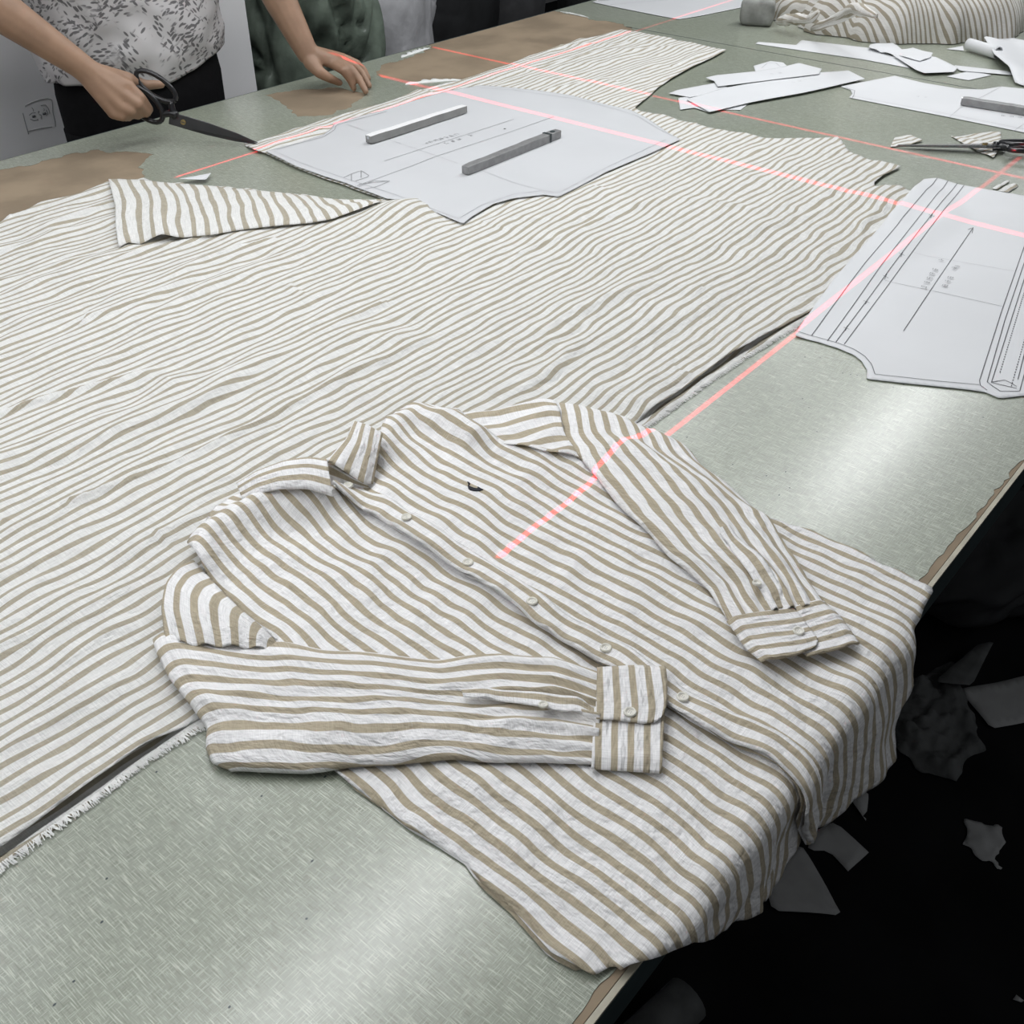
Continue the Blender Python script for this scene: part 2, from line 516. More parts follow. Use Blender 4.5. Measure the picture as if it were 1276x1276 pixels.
# joint across the cover, curled torn edges coloured white for their glints, pin holes
sx = PT(930, 60)[0]
boxo('joint', sx - .0015, sx + .0015, .45, 1.9, TZ - .0004, TZ + .0003, M['trim_dark'], table)
def sliver(pts, wid, seed, name='torn_edge_glint'):
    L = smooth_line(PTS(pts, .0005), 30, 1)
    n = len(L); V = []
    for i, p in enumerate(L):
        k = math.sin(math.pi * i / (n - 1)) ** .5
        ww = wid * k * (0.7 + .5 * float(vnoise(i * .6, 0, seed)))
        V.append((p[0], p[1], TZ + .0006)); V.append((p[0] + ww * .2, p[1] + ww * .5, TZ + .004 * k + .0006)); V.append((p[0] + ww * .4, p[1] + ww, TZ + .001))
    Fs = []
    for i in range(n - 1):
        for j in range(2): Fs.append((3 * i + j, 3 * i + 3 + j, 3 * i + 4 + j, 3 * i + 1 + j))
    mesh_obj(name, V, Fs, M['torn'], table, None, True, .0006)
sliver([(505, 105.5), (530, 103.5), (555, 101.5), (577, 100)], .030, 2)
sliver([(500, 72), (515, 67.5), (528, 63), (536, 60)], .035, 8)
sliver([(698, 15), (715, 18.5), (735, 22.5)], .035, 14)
hm = None
for (hx, hy) in ((133, 1095), (127, 1149), (92, 1223), (68, 1252), (382, 1145), (286, 1255), (389, 1073), (326, 992), (405, 968), (195, 962), (114, 1001),
                 (1003, 445), (1022, 446), (1050, 465), (1060, 467), (1068, 468), (1113, 483), (1126, 479), (1008, 508), (1018, 538), (979, 588), (971, 617), (955, 593), (913, 579), (1000, 497), (856, 545), (1225, 520), (900, 600), (984, 608)):
    p = PT(hx, hy)
    a = random.uniform(0, 3.1)
    V = [(p[0] + .0012 * math.cos(k * math.pi / 3 + a) * (1.5 if k % 3 == 0 else 1), p[1] + .0010 * math.sin(k * math.pi / 3 + a), TZ + .0002) for k in range(6)]
    mesh_obj('pin_mark', V, [tuple(range(6))], M['trim_dark'], table, None, False)
for (hx, hy, s) in ((619, 39, .012), (574, 67, .009), (538, 99, .006)):
    p = PT(hx, hy)
    V = [(p[0] + s * math.cos(k * math.pi / 4), p[1] + .5 * s * math.sin(k * math.pi / 4), TZ - .0008) for k in range(8)]
    mesh_obj('chip', V, [tuple(range(8))], M['torn'], table, None, False)

# ================================================================== STRIPED FABRIC ON THE TABLE
near_edge = [(245, 893), (180, 932), (120, 975), (62, 1015), (0, 1060)]
FX0 = -0.75
yl = PT(0, 1060)[1]
far_l = PT(0, 277)[:2]
fab_px = [(1135, 237), (1122, 233), (1091, 234), (1089, 228), (1101, 218), (1123, 207), (1106, 203), (1077, 196), (1065, 191.6), (1055, 184), (1050, 175), (1044, 169.5), (1012, 171), (968, 172), (944, 169.5), (924, 165.5),
          (883, 158), (851, 150.5), (826, 143), (806, 140), (790, 135), (808, 120), (821, 108), (836, 98), (863, 83), (888, 71.5), (905, 62), (876, 56), (838, 48), (803, 41), (773, 36), (750, 43), (723, 48), (695, 59), (658, 70), (638, 79), (600, 91),
          (573, 100), (521, 113), (475, 128), (435, 139), (393, 152), (350, 165.5), (320, 175.5), (304, 179), (319, 188), (331, 190), (369, 208), (403, 221), (431, 230), (443, 235), (481, 248), (466, 249), (413, 247.5), (370, 242.5), (320, 237.5), (251, 231), (176, 224.5), (135, 225), (100, 240), (50, 253), (0, 277)]
fab = [np.array([FX0, yl + .01])] + XY(near_edge[::-1], .006) + XY([(300, 858), (420, 775), (560, 683), (690, 594), (790, 526), (850, 485), (900, 450), (950, 420), (1010, 386), (1060, 352), (1110, 318)], .006) + XY([(1180, 268), (1165, 240)], .006) + XY(fab_px, .006) + [np.array([FX0, far_l[1] + .02])]
fab = np.array(fab)
near_world = fab[:17]
P1_px = [(331, 189), (369, 207), (403, 219), (431, 228), (443, 233), (481, 247), (518, 251), (538, 262), (577, 279), (588, 270), (615, 254), (640, 247), (678, 242), (696, 244.5), (713, 236), (755, 214), (811, 190.6), (848, 173.5), (833, 165.5), (821, 157), (806, 147), (786, 137), (750, 129), (713, 119), (675, 113), (638, 109), (600, 106.5), (564, 112), (535, 119), (480, 136), (428, 150), (416, 153), (413, 160), (402, 168), (372, 178), (345, 185)]
P2_px = [(990, 417), (1040, 347.5), (1108, 271), (1143, 232), (1151, 225), (1166, 223.7), (1193, 227.6), (1224, 233), (1276, 242), (1390, 265), (1420, 330), (1400, 485), (1276, 491), (1247, 494.4), (1228, 486.5), (1203, 483), (1124, 475), (1080, 470), (1081, 459), (1074, 447.6), (1064, 440), (1045, 432), (1019, 424)]
P1w = np.array(XY(P1_px, .010)); P2w = np.array(XY(P2_px, .004))
bump_c = PT(505, 262, .01)[:2]
SHW = np.array(XY([(188, 795), (202, 725), (240, 672), (300, 622), (420, 560), (480, 522), (520, 512), (570, 512), (690, 495), (800, 530), (860, 560), (960, 660), (1000, 760), (900, 900), (420, 955), (262, 945)], .004))
def fabric_z(v, d=None):
    X, Y = v[:, 0], v[:, 1]
    if d is None: d, _ = near(v, fab)
    warp = .05 * fbm(X / .45, Y / .6, 5, 2)
    w1 = fbm(X / .26 + .3 * Y, (Y + warp) / .034, 21, 2)
    w2 = vnoise(X / .11 + Y / .05, (Y - .25 * X) / .026, 33)
    w3 = vnoise(X / .06, Y / .05, 39)
    rd = 1 - np.abs(vnoise(X / .34 + .5 * Y, (Y + .3 * warp + .12 * X) / .085, 47))
    amp = .55 + .45 * sstep(1.5, .5, X)
    z = .0060 + amp * (.0033 * w1 + .0022 * w2 + .0014 * w3 + .0065 * np.maximum(0, rd - .80) / .2 * (vnoise(X / .3, Y / .3, 3) > -.1))
    for pw in (P1w, P2w):
        dd, _ = near(v, pw)
        ins = inside(v, pw)
        k = np.where(ins, 0, sstep(0, .03, dd))
        z = np.where(ins | (dd < .03), .0040 + (z - .0040) * (.15 + .85 * k), z)
    dn, _ = near(v, near_world, closed=False)
    ds, _ = near(v, SHW); si = inside(v, SHW)
    z = np.where(si, .0025, .0025 + (z - .0025) * sstep(0, .05, ds))
    z += np.where(si, 0, sstep(0, .05, ds)) * np.where(inside(v, P2w), 0, sstep(0, .06, near(v, P2w)[0])) * .0062 * np.exp(-(dn / .035) ** 2) * (1 + .4 * vnoise(X / .12, 0 * X, 71)) * sstep(1.75, 1.5, X)
    q = (v - bump_c)
    z += .020 * np.exp(-((q[:, 0] + .1 * q[:, 1]) / .075) ** 2 - (q[:, 1] / .05) ** 2) * ~inside(v, P1w)
    return TZ + np.maximum(z, .0016)
def fabric_uv(v):
    X, Y = v[:, 0], v[:, 1]
    wp = .0095 * fbm(X / .26, Y / .20, 61, 3) + .0042 * vnoise(X / .075, Y / .045, 65) + .0016 * vnoise(X / .03, Y / .02, 67)
    return np.stack([(Y + wp + .012 * np.sin(X * 1.7)) / PITCH, X], 1)
fabric = empty('striped_fabric', (.9, 1.2, TZ), 'large unrolled length of white and beige striped linen spread over the table', 'fabric')
clip_cloth('top_ply', fab, .0075, .0042, fabric_z, fabric_uv, M['bolt'], fabric, .0006)
# lower ply peeking out along the near border, with its frayed selvage
lo = np.array([PT(p[0], p[1], .002)[:2] for p in [(0, 1074), (62, 1029), (120, 987), (180, 942), (250, 900), (300, 868), (420, 785), (560, 693), (690, 604), (800, 530), (860, 488), (905, 456), (955, 425), (1015, 389), (1060, 360)]])
lo = np.r_[[[FX0, lo[0][1]]], lo]
lo = smooth_line(lo, 260, 2) + np.array([0, -.005])
inner = lo + np.array([0.0, .10])
poly = np.r_[lo, inner[::-1]]
clip_cloth('lower_ply', poly, .008, .008, lambda v, d: TZ + .0012 + .0006 * vnoise(v[:, 0] / .03, v[:, 1] / .02, 4), fabric_uv, M['bolt'], fabric, .0005)
V = []; Fs = []
for i in range(4200):
    k = RNG.rand() * 258
    a = lo[int(k)] + (lo[int(k) + 1] - lo[int(k)]) * (k % 1)
    L = .002 + .005 * RNG.rand(); an = -math.pi / 2 + RNG.normal(0, .6)
    b = a + L * np.array([math.cos(an), math.sin(an)])
    c = a + np.array([0, .004]); wv = .0004
    z = TZ + .0010 + .002 * RNG.rand()
    o = len(V)
    V += [(c[0] - wv, c[1], TZ + .0022), (c[0] + wv, c[1], TZ + .0022), (b[0] + wv, b[1], z), (b[0] - wv, b[1], z)]
    Fs.append((o, o + 1, o + 2, o + 3))
tag(mesh_obj('fringe', V, Fs, M['thread'], fabric, None, False), 'frayed white thread edge', kind='stuff')
# corner folded back over the fabric
top = PTS([(135, 223, .012), (176, 224, .010), (251, 230.5, .009), (320, 237, .009), (370, 242, .009), (413, 247, .010), (460, 249.5, .012), (477, 247.5, .014)])
bot = PTS([(148, 308, .010), (160, 301, .012), (174, 304.6, .009), (190, 296, .016), (201, 291, .020), (226, 296, .012), (266, 292, .011), (300, 286, .011), (345, 281, .011), (383, 278, .012), (413, 273, .013), (440, 263, .015), (473, 251, .016)])
lef = PTS([(135, 223, .012), (144, 258, .013), (145, 288, .012), (148, 308, .010)])
rig = PTS([(477, 247.5, .014), (473, 251, .016)])
S = coons(top, bot, lef, rig, 130, 26)
T = np.linspace(0, 1, 130)[:, None] * np.ones((1, 26)); SS = np.ones((130, 1)) * np.linspace(0, 1, 26)[None]
S[:, :, 2] += .008 * np.sin(math.pi * SS) ** .7 * (1 - T) ** .4 + .0022 * fbm(T * 16 + SS * 2, SS * 2, 8, 2) * np.sin(math.pi * np.clip(SS + .15, 0, 1))
P = S.reshape(-1, 3)
uu = (T * 21.0 + .22 * fbm(T * 9, SS * 2.5, 2, 2) - .5 * SS).ravel()
mesh_obj('folded_corner', P, orient_up(P, grid_faces(130, 26)), M['bolt'], fabric, np.stack([uu, P[:, 1]], 1), True, .0006)

# ================================================================== SHIRT
# drape over the near table edge
RB = .015
def theta(X): return .50 + .98 * sstep(.36, .48, X) - .28 * sstep(.68, .80, X)
def drape(v, z):
    X, Y = v[:, 0].copy(), v[:, 1]
    s = np.maximum(0, (YN + .004) - Y)
    th = theta(X)
    ph = np.minimum(s / RB, th)
    e = np.maximum(0, s - RB * th)
    y = np.where(s > 0, (YN + .004) - RB * np.sin(ph) - e * np.cos(th), Y)
    zz = -RB * (1 - np.cos(ph)) - e * np.sin(th)
    off = z - TZ
    rip = sstep(.01, .10, s) * (.0055 * np.sin(X * 62 + 1.0 + 1.5 * vnoise(X * 9, 0 * X, 3)) + .0032 * vnoise(X / .014, s / .05, 9) + .002 * vnoise(X / .03, s / .02, 19))
    n = np.maximum(off + rip, .003)
    return np.stack([X + .004 * sstep(.02, .12, s) * np.sin(X * 40), y - n * np.sin(ph), TZ + zz + n * np.cos(ph)], 1)
gx, gs = np.meshgrid(np.linspace(.28, 1.02, 380), np.linspace(-.03, .34, 240), indexing='ij')
gv = np.stack([gx.ravel(), YN - gs.ravel()], 1)
gp = proj(drape(gv, np.full(len(gv), TZ + .012)))
def UN(px, py):
    d = (gp[:, 0] - px) ** 2 + (gp[:, 1] - py) ** 2
    return gv[np.argmin(d)]
fab_c = fab
def under_h(v):
    """height of what lies under the shirt"""
    ins = inside(v, fab_c); d, _ = near(v, fab_c)
    return .0015 + .0060 * sstep(-.05, .035, np.where(ins, d, -d))
ridgeA = PTS([(243, 694), (262, 662), (300, 636), (340, 622), (405, 616)], .030)
ridgeB = PTS([(478, 560), (490, 532), (520, 520), (562, 530), (590, 545)], .022)
def body_z(layer, seed=1):
    def fn(v, d):
        X, Y = v[:, 0], v[:, 1]
        z = under_h(v) + layer
        z += .0026 * fbm(X / .030, Y / .16 + X, 91, 2) + .0024 * vnoise(X / .05 + Y / .05, (Y - X) / .035, 97) + .0009 * vnoise(X / .018, Y / .03, 99) + .0015
        da, _ = near(v, ridgeA, False); db, _ = near(v, ridgeB, False)
        z += .026 * np.exp(-(da / .026) ** 2) + .020 * np.exp(-(db / .024) ** 2)
        z = np.maximum(z, under_h(v) + layer * .6)
        return TZ + z - .0015 * np.exp(-d / .006) * (layer < .008)
    return fn
AX = math.radians(2.5)
def body_uv(off):
    def fn(v):
        X, Y = v[:, 0], v[:, 1]
        wp = .0042 * fbm(X / .16, Y / .10, 51, 3) + .0014 * vnoise(X / .035, Y / .028, 57)
        return np.stack([(X * math.cos(AX) + (Y - .4) * -math.sin(AX) * .9 + wp) / PITCH + off, Y], 1)
    return fn
shirt = empty('striped_shirt', (.65, .45, TZ), 'white and beige striped linen button shirt with folded sleeves and hem over the edge', 'shirt')
edge_t = [(418, 627), (462, 641), (493, 662), (525, 681), (580, 713), (634, 746), (672, 779), (724, 809), (760, 827), (834, 881), (897, 914), (967, 951)]
hemA = [(992, 982), (994, 1021), (1005, 1054), (1029, 1029), (1060, 998), (1103, 963), (1114, 947), (1114, 904), (1122, 885), (1137, 854), (1136, 827), (1141, 784), (1151, 761), (1158, 748)]
sideA = [(1159, 733), (1144, 727), (1125, 716), (1096, 708), (1075, 692), (1040, 677), (1010, 663), (985, 657), (972, 653), (930, 640), (860, 600), (800, 562), (760, 556), (719, 572), (690, 570), (632, 561), (599, 550), (580, 538), (571, 518), (545, 515), (520, 516), (497, 522), (488, 532), (478, 552), (470, 590), (455, 603), (430, 612)]
polyL = np.array(XY(edge_t, .014) + [UN(*p) for p in hemA] + XY(sideA, .009))
edge_u = [(436, 606), (500, 640), (600, 706), (690, 768), (780, 822), (855, 868), (985, 935)]
hemB = [(1012, 975), (1014, 1010), (1012, 1040), (1005, 1058), (994, 1075), (980, 1100), (966, 1124), (951, 1144), (916, 1160), (870, 1176), (841, 1186), (813, 1193), (775, 1203)]
sideB = [(765, 1201), (757, 1204), (742, 1214), (735, 1212), (724, 1207), (688, 1187), (667, 1162), (638, 1130), (602, 1101), (580, 1072), (544, 1050), (508, 1029), (472, 1000), (436, 975), (414, 957), (385, 910), (355, 850), (345, 803), (330, 789), (300, 767), (272, 740), (255, 722), (243, 706), (236, 690), (243, 677), (262, 650), (285, 630), (310, 619), (335, 611), (385, 606), (410, 600)]
polyR = np.array(XY(edge_u, .010) + [UN(*p) for p in hemB] + XY(sideB, .006))
fr = clip_cloth('front_panel', polyR, .0042, .0042, body_z(.005), body_uv(.25), M['shirt'], shirt, .0007, drape)
fl = clip_cloth('front_panel', polyL, .0042, .0042, body_z(.0095), body_uv(.0), M['shirt'], shirt, .0007, drape)
# back panel just proud of the lower side seam
bk = np.array(XY([(438, 981), (474, 1006), (510, 1034), (545, 1055), (579, 1077), (600, 1106), (635, 1137), (663, 1168), (684, 1193), (720, 1211), (760, 1190), (900, 1000), (960, 900), (1010, 700), (960, 660), (800, 600), (600, 640), (480, 760), (420, 900)], .002))
clip_cloth('back_panel', bk, .008, .008, lambda v, d: TZ + .0008 + under_h(v), body_uv(.5), M['shirt'], shirt, .0007)
def top_h(v, extra=0.0):
    """height of the shirt front at flat points"""
    v = np.atleast_2d(v)[:, :2]
    a = body_z(.005)(v, np.full(len(v), 1.0)) - TZ
    b = body_z(.0095)(v, np.full(len(v), 1.0)) - TZ
    iL = inside(v, polyL); iR = inside(v, polyR)
    base = np.where(iL, b, np.where(iR, a, under_h(v) + .001))
    return base + extra
# placket: folded strip along the upper front's edge
ed = np.array(XY(edge_t[:-1], .015) + [UN(967, 951)] + [UN(*p) for p in ((992, 984), (996, 1021), (1003, 1046))])
ed = smooth_line(ed, 160, 8)
tg = np.gradient(ed, axis=0); tg /= np.linalg.norm(tg, axis=1)[:, None]
nr = np.stack([-tg[:, 1], tg[:, 0]], 1)
if nr[:, 0].mean() < 0: nr = -nr
W = 9
offs = np.linspace(-.0015, .031, W)
pv = (ed[:, None] + nr[:, None] * offs[None, :, None]).reshape(-1, 2)
li = np.tile(np.array([.001, .0038, .0040, .0034, .0034, .0034, .0036, .0032, .0006]), 160)
ii = np.repeat(np.arange(160), W)
wav = .0022 * np.tile(np.exp(-(offs / .008) ** 2), 160) * (1 + vnoise(ii * .22, 0 * ii, 12))
pz = TZ + .0012 + body_z(.0095)(pv, np.full(len(pv), 1.0)) - TZ + li + wav
pu = (np.tile(offs, 160) + .001 * vnoise(ii * .09, 0 * ii, 5)) / PITCH + .2
PP = drape(pv, pz)
plk = mesh_obj('placket', PP, orient_up(PP, grid_faces(160, W)), M['shirt'], shirt, np.stack([pu, pv[:, 1]], 1), True, .0010)
def button(p, nrm, parent, r=.0057):
    bm = bmesh.new()
    prof = [(0, .0007), (.45, .0007), (.62, .0011), (.72, .0021), (.9, .0022), (1.0, .0012), (1.0, 0)]
    n = 18; rings = []
    for (rr, h) in prof:
        if rr == 0: rings.append([bm.verts.new((0, 0, h))]); continue
        rings.append([bm.verts.new((rr * r * math.cos(2 * math.pi * k / n), rr * r * math.sin(2 * math.pi * k / n), h)) for k in range(n)])
    for a, b in zip(rings, rings[1:]):
        for k in range(n):
            if len(a) == 1: bm.faces.new((a[0], b[k], b[(k + 1) % n]))
            else: bm.faces.new((a[k], b[k], b[(k + 1) % n], a[(k + 1) % n]))
    bm.faces.new(list(reversed(rings[-1])))
    for k in range(4):      # thread holes
        an = math.pi / 4 + k * math.pi / 2
        c = Vector((.22 * r * math.cos(an), .22 * r * math.sin(an), .00075))
        vs = [bm.verts.new(c + Vector((.09 * r * math.cos(q * 1.047), .09 * r * math.sin(q * 1.047), 0.0001))) for q in range(6)]
        ff = bm.faces.new(vs); ff.material_index = 1
    q = Vector((0, 0, 1)).rotation_difference(Vector(nrm))
    bmesh.ops.transform(bm, matrix=Matrix.Translation(Vector(p)) @ q.to_matrix().to_4x4(), verts=bm.verts)
    o = bm_obj('button', bm, M['button'], parent, True)
    o.data.materials.append(M['ink_soft'])
    return o
def place_button(px, py, off, nrm, parent, r=.0057):
    h = .03
    for _ in range(4):
        q = PT(px, py, h); h = float(top_h(q[:2])[0]) + off
    return button((q[0], q[1], TZ + h), nrm, parent, r)
for (bx, by) in ((435, 615), (507, 651), (583, 699), (663, 750), (755, 806), (851, 867)):
    q = PT(bx, by, .018)
    zz = float(body_z(.0095)(q[None, :2], np.array([1.0]))[0]) + .0058
    button((q[0], q[1], zz), (0, 0, 1), plk)
# chest emblem
lg = [(582.5, 603.5), (584.5, 604.3), (586, 606), (584.6, 606.6), (584.4, 608.3), (587, 610), (591, 611.4), (595, 611.9), (595.4, 609.8), (597.5, 610.8), (599.5, 612.5), (602.3, 613.2), (598, 614.6), (594, 614.9), (590, 614.5), (586, 613.4), (583.8, 611.5), (583, 609), (583.8, 606.5)]
lp = np.array(XY(lg, .016))
zz = float(top_h(lp.mean(0))[0]) + TZ
v, f = slab([lp], zz - .001, zz + .0016)
tag(mesh_obj('chest_emblem', v, f, M['logo'], shirt, None, False), 'small navy embroidered whale-shaped emblem')

def patch(name, top, bottom, left, right, nt, ns, dz, ufun, mat=None, parent=None, solid=.0009, h=.014, follow=True):
    """sewn piece: four pixel edges at height h, then dz(T,S) added above what lies below"""
    def E(l): return np.array([PT(p[0], p[1], p[2] if len(p) > 2 else h) for p in l])
    S = coons(E(top), E(bottom), E(left), E(right), nt, ns)
    T = np.linspace(0, 1, nt)[:, None] * np.ones((1, ns)); Q = np.ones((nt, 1)) * np.linspace(0, 1, ns)[None]
    P = S.reshape(-1, 3).copy()
    add = dz(T, Q, S).ravel()
    if follow:
        base = top_h(P[:, :2]).reshape(nt, ns)
        for _ in range(60):
            q = np.pad(base, 1, mode='edge')
            base = np.maximum(base, 0) * .2 + .2 * (q[2:, 1:-1] + q[:-2, 1:-1] + q[1:-1, 2:] + q[1:-1, :-2])
        P[:, 2] = TZ + base.ravel() + add
    else:
        P[:, 2] += add
    u, vv = ufun(T, Q, S)
    return mesh_obj(name, P, orient_up(P, grid_faces(nt, ns)), mat or M['shirt'], parent or shirt, np.stack([u.ravel(), vv.ravel()], 1), True, solid)
def puff(Q, p=.45): return np.clip(np.sin(math.pi * Q), 0, 1) ** p
def arc(S):  # metres along t
    d = np.linalg.norm(np.diff(S, axis=0), axis=2)
    return np.r_[np.zeros((1, S.shape[1])), np.cumsum(d, 0)]

# --- lower sleeve: piece by the armhole, then the part folded across the front
s1 = empty('sleeve', tuple(PT(450, 880)), None); s1.parent = shirt; s1.matrix_parent_inverse = Matrix.Translation(-Vector(shirt.location))
def sleeve_part(name): return name
def dz_up(T, Q, S):
    return .006 + .016 * puff(T, .5) * puff(.1 + .75 * Q, .5) + .0022 * np.sin(T * 30 + 2 * Q) * Q
patch('sleeve_head', [(240, 698), (255, 718), (272, 738), (300, 766), (330, 789), (348, 806)], [(206, 800), (240, 812), (280, 815), (320, 815), (352, 814)],
      [(240, 698), (220, 708), (206, 728), (201, 758), (206, 800)], [(348, 806), (352, 814)], 60, 30, dz_up,
      lambda T, Q, S: (T * 6.6 + .18 * np.sin(Q * 3 + T * 5) + .3, Q * .12), parent=shirt)
def wr_sleeve(T, Q, S, seed, n_pl, side):
    g = sstep(.55, 1.0, T)
    base = .0045 + .0125 * puff(Q, .42) * (1 - .35 * g)
    wr = .0030 * fbm(T * 5 + Q * 1.5, Q * 7 + T * 1.0, seed, 3) * puff(Q, .6)
    ple = .0034 * g * np.sin(2 * math.pi * Q * n_pl + 2.0 * np.sin(T * 9) + seed) * puff(Q, .5)
    end = np.clip(T / .05, 0, 1) ** .5
    return (base + wr + ple) * (.35 + .65 * end)
LS_top = [(189, 793), (201, 786), (260, 792), (345, 801), (400, 811), (454, 814), (508, 820), (544, 822), (580, 818), (623, 815), (688, 818), (751, 839)]
LS_bot = [(286, 953), (321, 956), (380, 958), (420, 954), (486, 951), (580, 949), (660, 950), (744, 951)]
LS_left = [(189, 793), (194, 812), (210, 845), (234, 875), (257, 905), (254, 925), (262, 945), (286, 953)]
low_sleeve = patch('sleeve', LS_top, LS_bot, LS_left, [(751, 839), (744, 951)], 190, 64, lambda T, Q, S: wr_sleeve(T, Q, S, 3, 6.5, 0),
      lambda T, Q, S: (Q * (8.8 - .8 * T) + .22 * fbm(T * 5, Q * 3, 19, 3) + .1, arc(S)))
# sleeve placket strip
patch('sleeve_placket', [(575, 872), (610, 869), (650, 871), (700, 876), (742, 880)], [(578, 882), (612, 884), (650, 888), (696, 896), (742, 897)], [(575, 872), (578, 882)], [(742, 880), (742, 897)], 50, 10,
      lambda T, Q, S: .0200 + .0012 * puff(Q, .4) + .0018 * vnoise(T * 7, Q * .5, 3) - .0040 * sstep(.5, 1, T) - .006 * sstep(.85, 1, T), lambda T, Q, S: (Q * 1.0 + .1, T * .14), parent=low_sleeve)
place_button(677, 879, .0222, (.1, .1, 1), low_sleeve, .0045)
# cuff under and over
cu = patch('cuff', [(741, 872), (829, 872)], [(737, 951), (760, 954), (795, 957), (825, 959)], [(741, 872), (737, 951)], [(829, 872), (825, 959)], 30, 26,
      lambda T, Q, S: .0115 + .001 * puff(Q, .3) * puff(T, .3) - .005 * sstep(.86, 1.0, Q), lambda T, Q, S: (T * 4.35 + .12 + .05 * np.sin(Q * 4), Q * .06), parent=low_sleeve, solid=.0022, h=.0205)
co = patch('cuff', [(744, 830), (785, 829), (829, 829)], [(742, 896), (770, 899), (800, 904), (815, 903), (822, 900), (827, 894)], [(744, 830), (742, 896)], [(829, 829), (831, 855), (831, 880), (827, 894)], 34, 30,
      lambda T, Q, S: .0150 + .0012 * puff(Q, .3) * puff(T, .3) - .005 * sstep(.14, .0, Q) + .001 * np.sin(T * 5), lambda T, Q, S: (T * 4.35 + .30 + .06 * np.sin(Q * 4 + 1), Q * .06), parent=low_sleeve, solid=.0022, h=.0205)
place_button(785, 888, .0172, (0, 0, 1), co)

# --- upper sleeve
patch('sleeve_head', [(571, 517), (580, 538), (599, 551), (632, 562), (680, 571), (722, 577)], [(690, 498), (697, 515), (701, 541), (712, 560), (724, 578)],
      [(571, 517), (595, 513), (618, 512), (653, 502), (676, 496), (690, 498)], [(722, 577), (724, 578)], 50, 34,
      lambda T, Q, S: .003 + .008 * puff(T, .5) * (.5 + .5 * Q) + .0015 * np.sin(T * 22 + Q * 3), lambda T, Q, S: (T * 5.4 + .2 * np.sin(Q * 4), Q * .12), h=.012)
US_end = [(693, 499), (705, 502), (742, 512), (770, 519), (799, 529), (843, 544), (858, 553)]
US_a = [(858, 553), (877, 578), (905, 597), (934, 622), (959, 647), (971, 669), (993, 701), (1006, 723), (1028, 757)]
US_b = [(693, 499), (697, 515), (701, 541), (719, 571), (740, 595), (766, 626), (794, 654), (812, 672), (833, 696), (858, 715), (883, 737), (911, 784)]
up_sleeve = patch('sleeve', US_a, US_b, US_end[::-1], [(1028, 757), (990, 768), (950, 776), (911, 784)], 190, 64, lambda T, Q, S: wr_sleeve(T, Q, S, 11, 6.0, 0),
      lambda T, Q, S: (Q * (9.4 - 1.2 * T) + .22 * fbm(T * 5, Q * 3, 29, 3) + .4, arc(S)))
patch('sleeve_placket', [(905, 668), (922, 690), (944, 708), (968, 742), (980, 764)], [(893, 676), (908, 700), (926, 727), (945, 752), (958, 770)], [(905, 668), (893, 676)], [(980, 764), (958, 770)], 50, 10,
      lambda T, Q, S: .0200 + .0012 * puff(Q, .4) + .0018 * vnoise(T * 7, Q * .5, 13) - .0050 * sstep(.5, 1, T) - .006 * sstep(.85, 1, T), lambda T, Q, S: (Q * 1.1 + .0, T * .14), parent=up_sleeve)
place_button(943, 727, .0218, (.1, 0, 1), up_sleeve, .0048)
cu = patch('cuff', [(975, 763), (994, 755), (1027, 747)], [(1005, 820), (1021, 815), (1050, 807), (1072, 800)], [(975, 763), (990, 790), (1005, 820)], [(1027, 747), (1046, 765), (1072, 800)], 26, 30,
      lambda T, Q, S: .0115 + .001 * puff(Q, .3) * puff(T, .3) - .004 * sstep(.85, 1.0, T), lambda T, Q, S: (Q * 4.3 + .18 + .05 * np.sin(T * 4), T * .06), parent=up_sleeve, solid=.0022, h=.022)
co = patch('cuff', [(905, 775), (946, 768), (987, 760)], [(947, 827), (965, 829), (990, 824), (1016, 810)], [(905, 775), (914, 787), (930, 811), (947, 827)], [(987, 760), (1001, 775), (1013, 790), (1019, 800), (1016, 810)], 34, 30,
      lambda T, Q, S: .0150 + .0012 * puff(Q, .3) * puff(T, .3) - .005 * sstep(.12, .0, T) + .001 * np.sin(T * 5), lambda T, Q, S: (Q * 4.3 + .25 + .06 * np.sin(T * 4 + 1), T * .06), parent=up_sleeve, solid=.0022, h=.022)
place_button(995, 787, .0172, (0, 0, 1), co)
bpy.data.objects.remove(s1)

# --- collar
collar = patch('collar', [(294, 602, .034), (320, 586, .046), (355, 573, .054), (385, 569, .056), (407, 572, .054)], [(302, 625, .030), (321, 616, .040), (349, 609, .048), (384, 609, .048), (415, 619, .040)],
      [(294, 602, .034), (302, 625, .030)], [(407, 572, .054), (411, 595, .050), (415, 619, .040)], 40, 16, lambda T, Q, S: .004 * puff(Q, .5), lambda T, Q, S: (Q * 2.9 + .38, T * .13), follow=False, solid=.0022)
patch('collar_leaf', [(441, 524, .052), (458, 529, .056), (477, 540, .050)], [(407, 574, .052), (420, 580, .048), (440, 594, .036), (453, 602, .030), (465, 603, .022)],
      [(441, 524, .052), (431, 547, .054), (407, 574, .052)], [(477, 540, .050), (473, 562, .042), (465, 603, .022)], 30, 24, lambda T, Q, S: .004 * puff(T, .5) * puff(Q, .4), lambda T, Q, S: (T * 3.3 + .18, Q * .09), parent=collar, follow=False, solid=.0022)
patch('collar_band', [(405, 575, .046), (420, 583, .040), (440, 596, .030), (458, 604, .024)], [(413, 622, .020), (430, 617, .018), (445, 611, .018), (462, 606, .018)],
      [(405, 575, .046), (413, 622, .020)], [(458, 604, .024), (462, 606, .018)], 20, 14, lambda T, Q, S: -.004 * puff(Q), lambda T, Q, S: (Q * 2 + .2, T * .07), parent=collar, follow=False, solid=.0012)
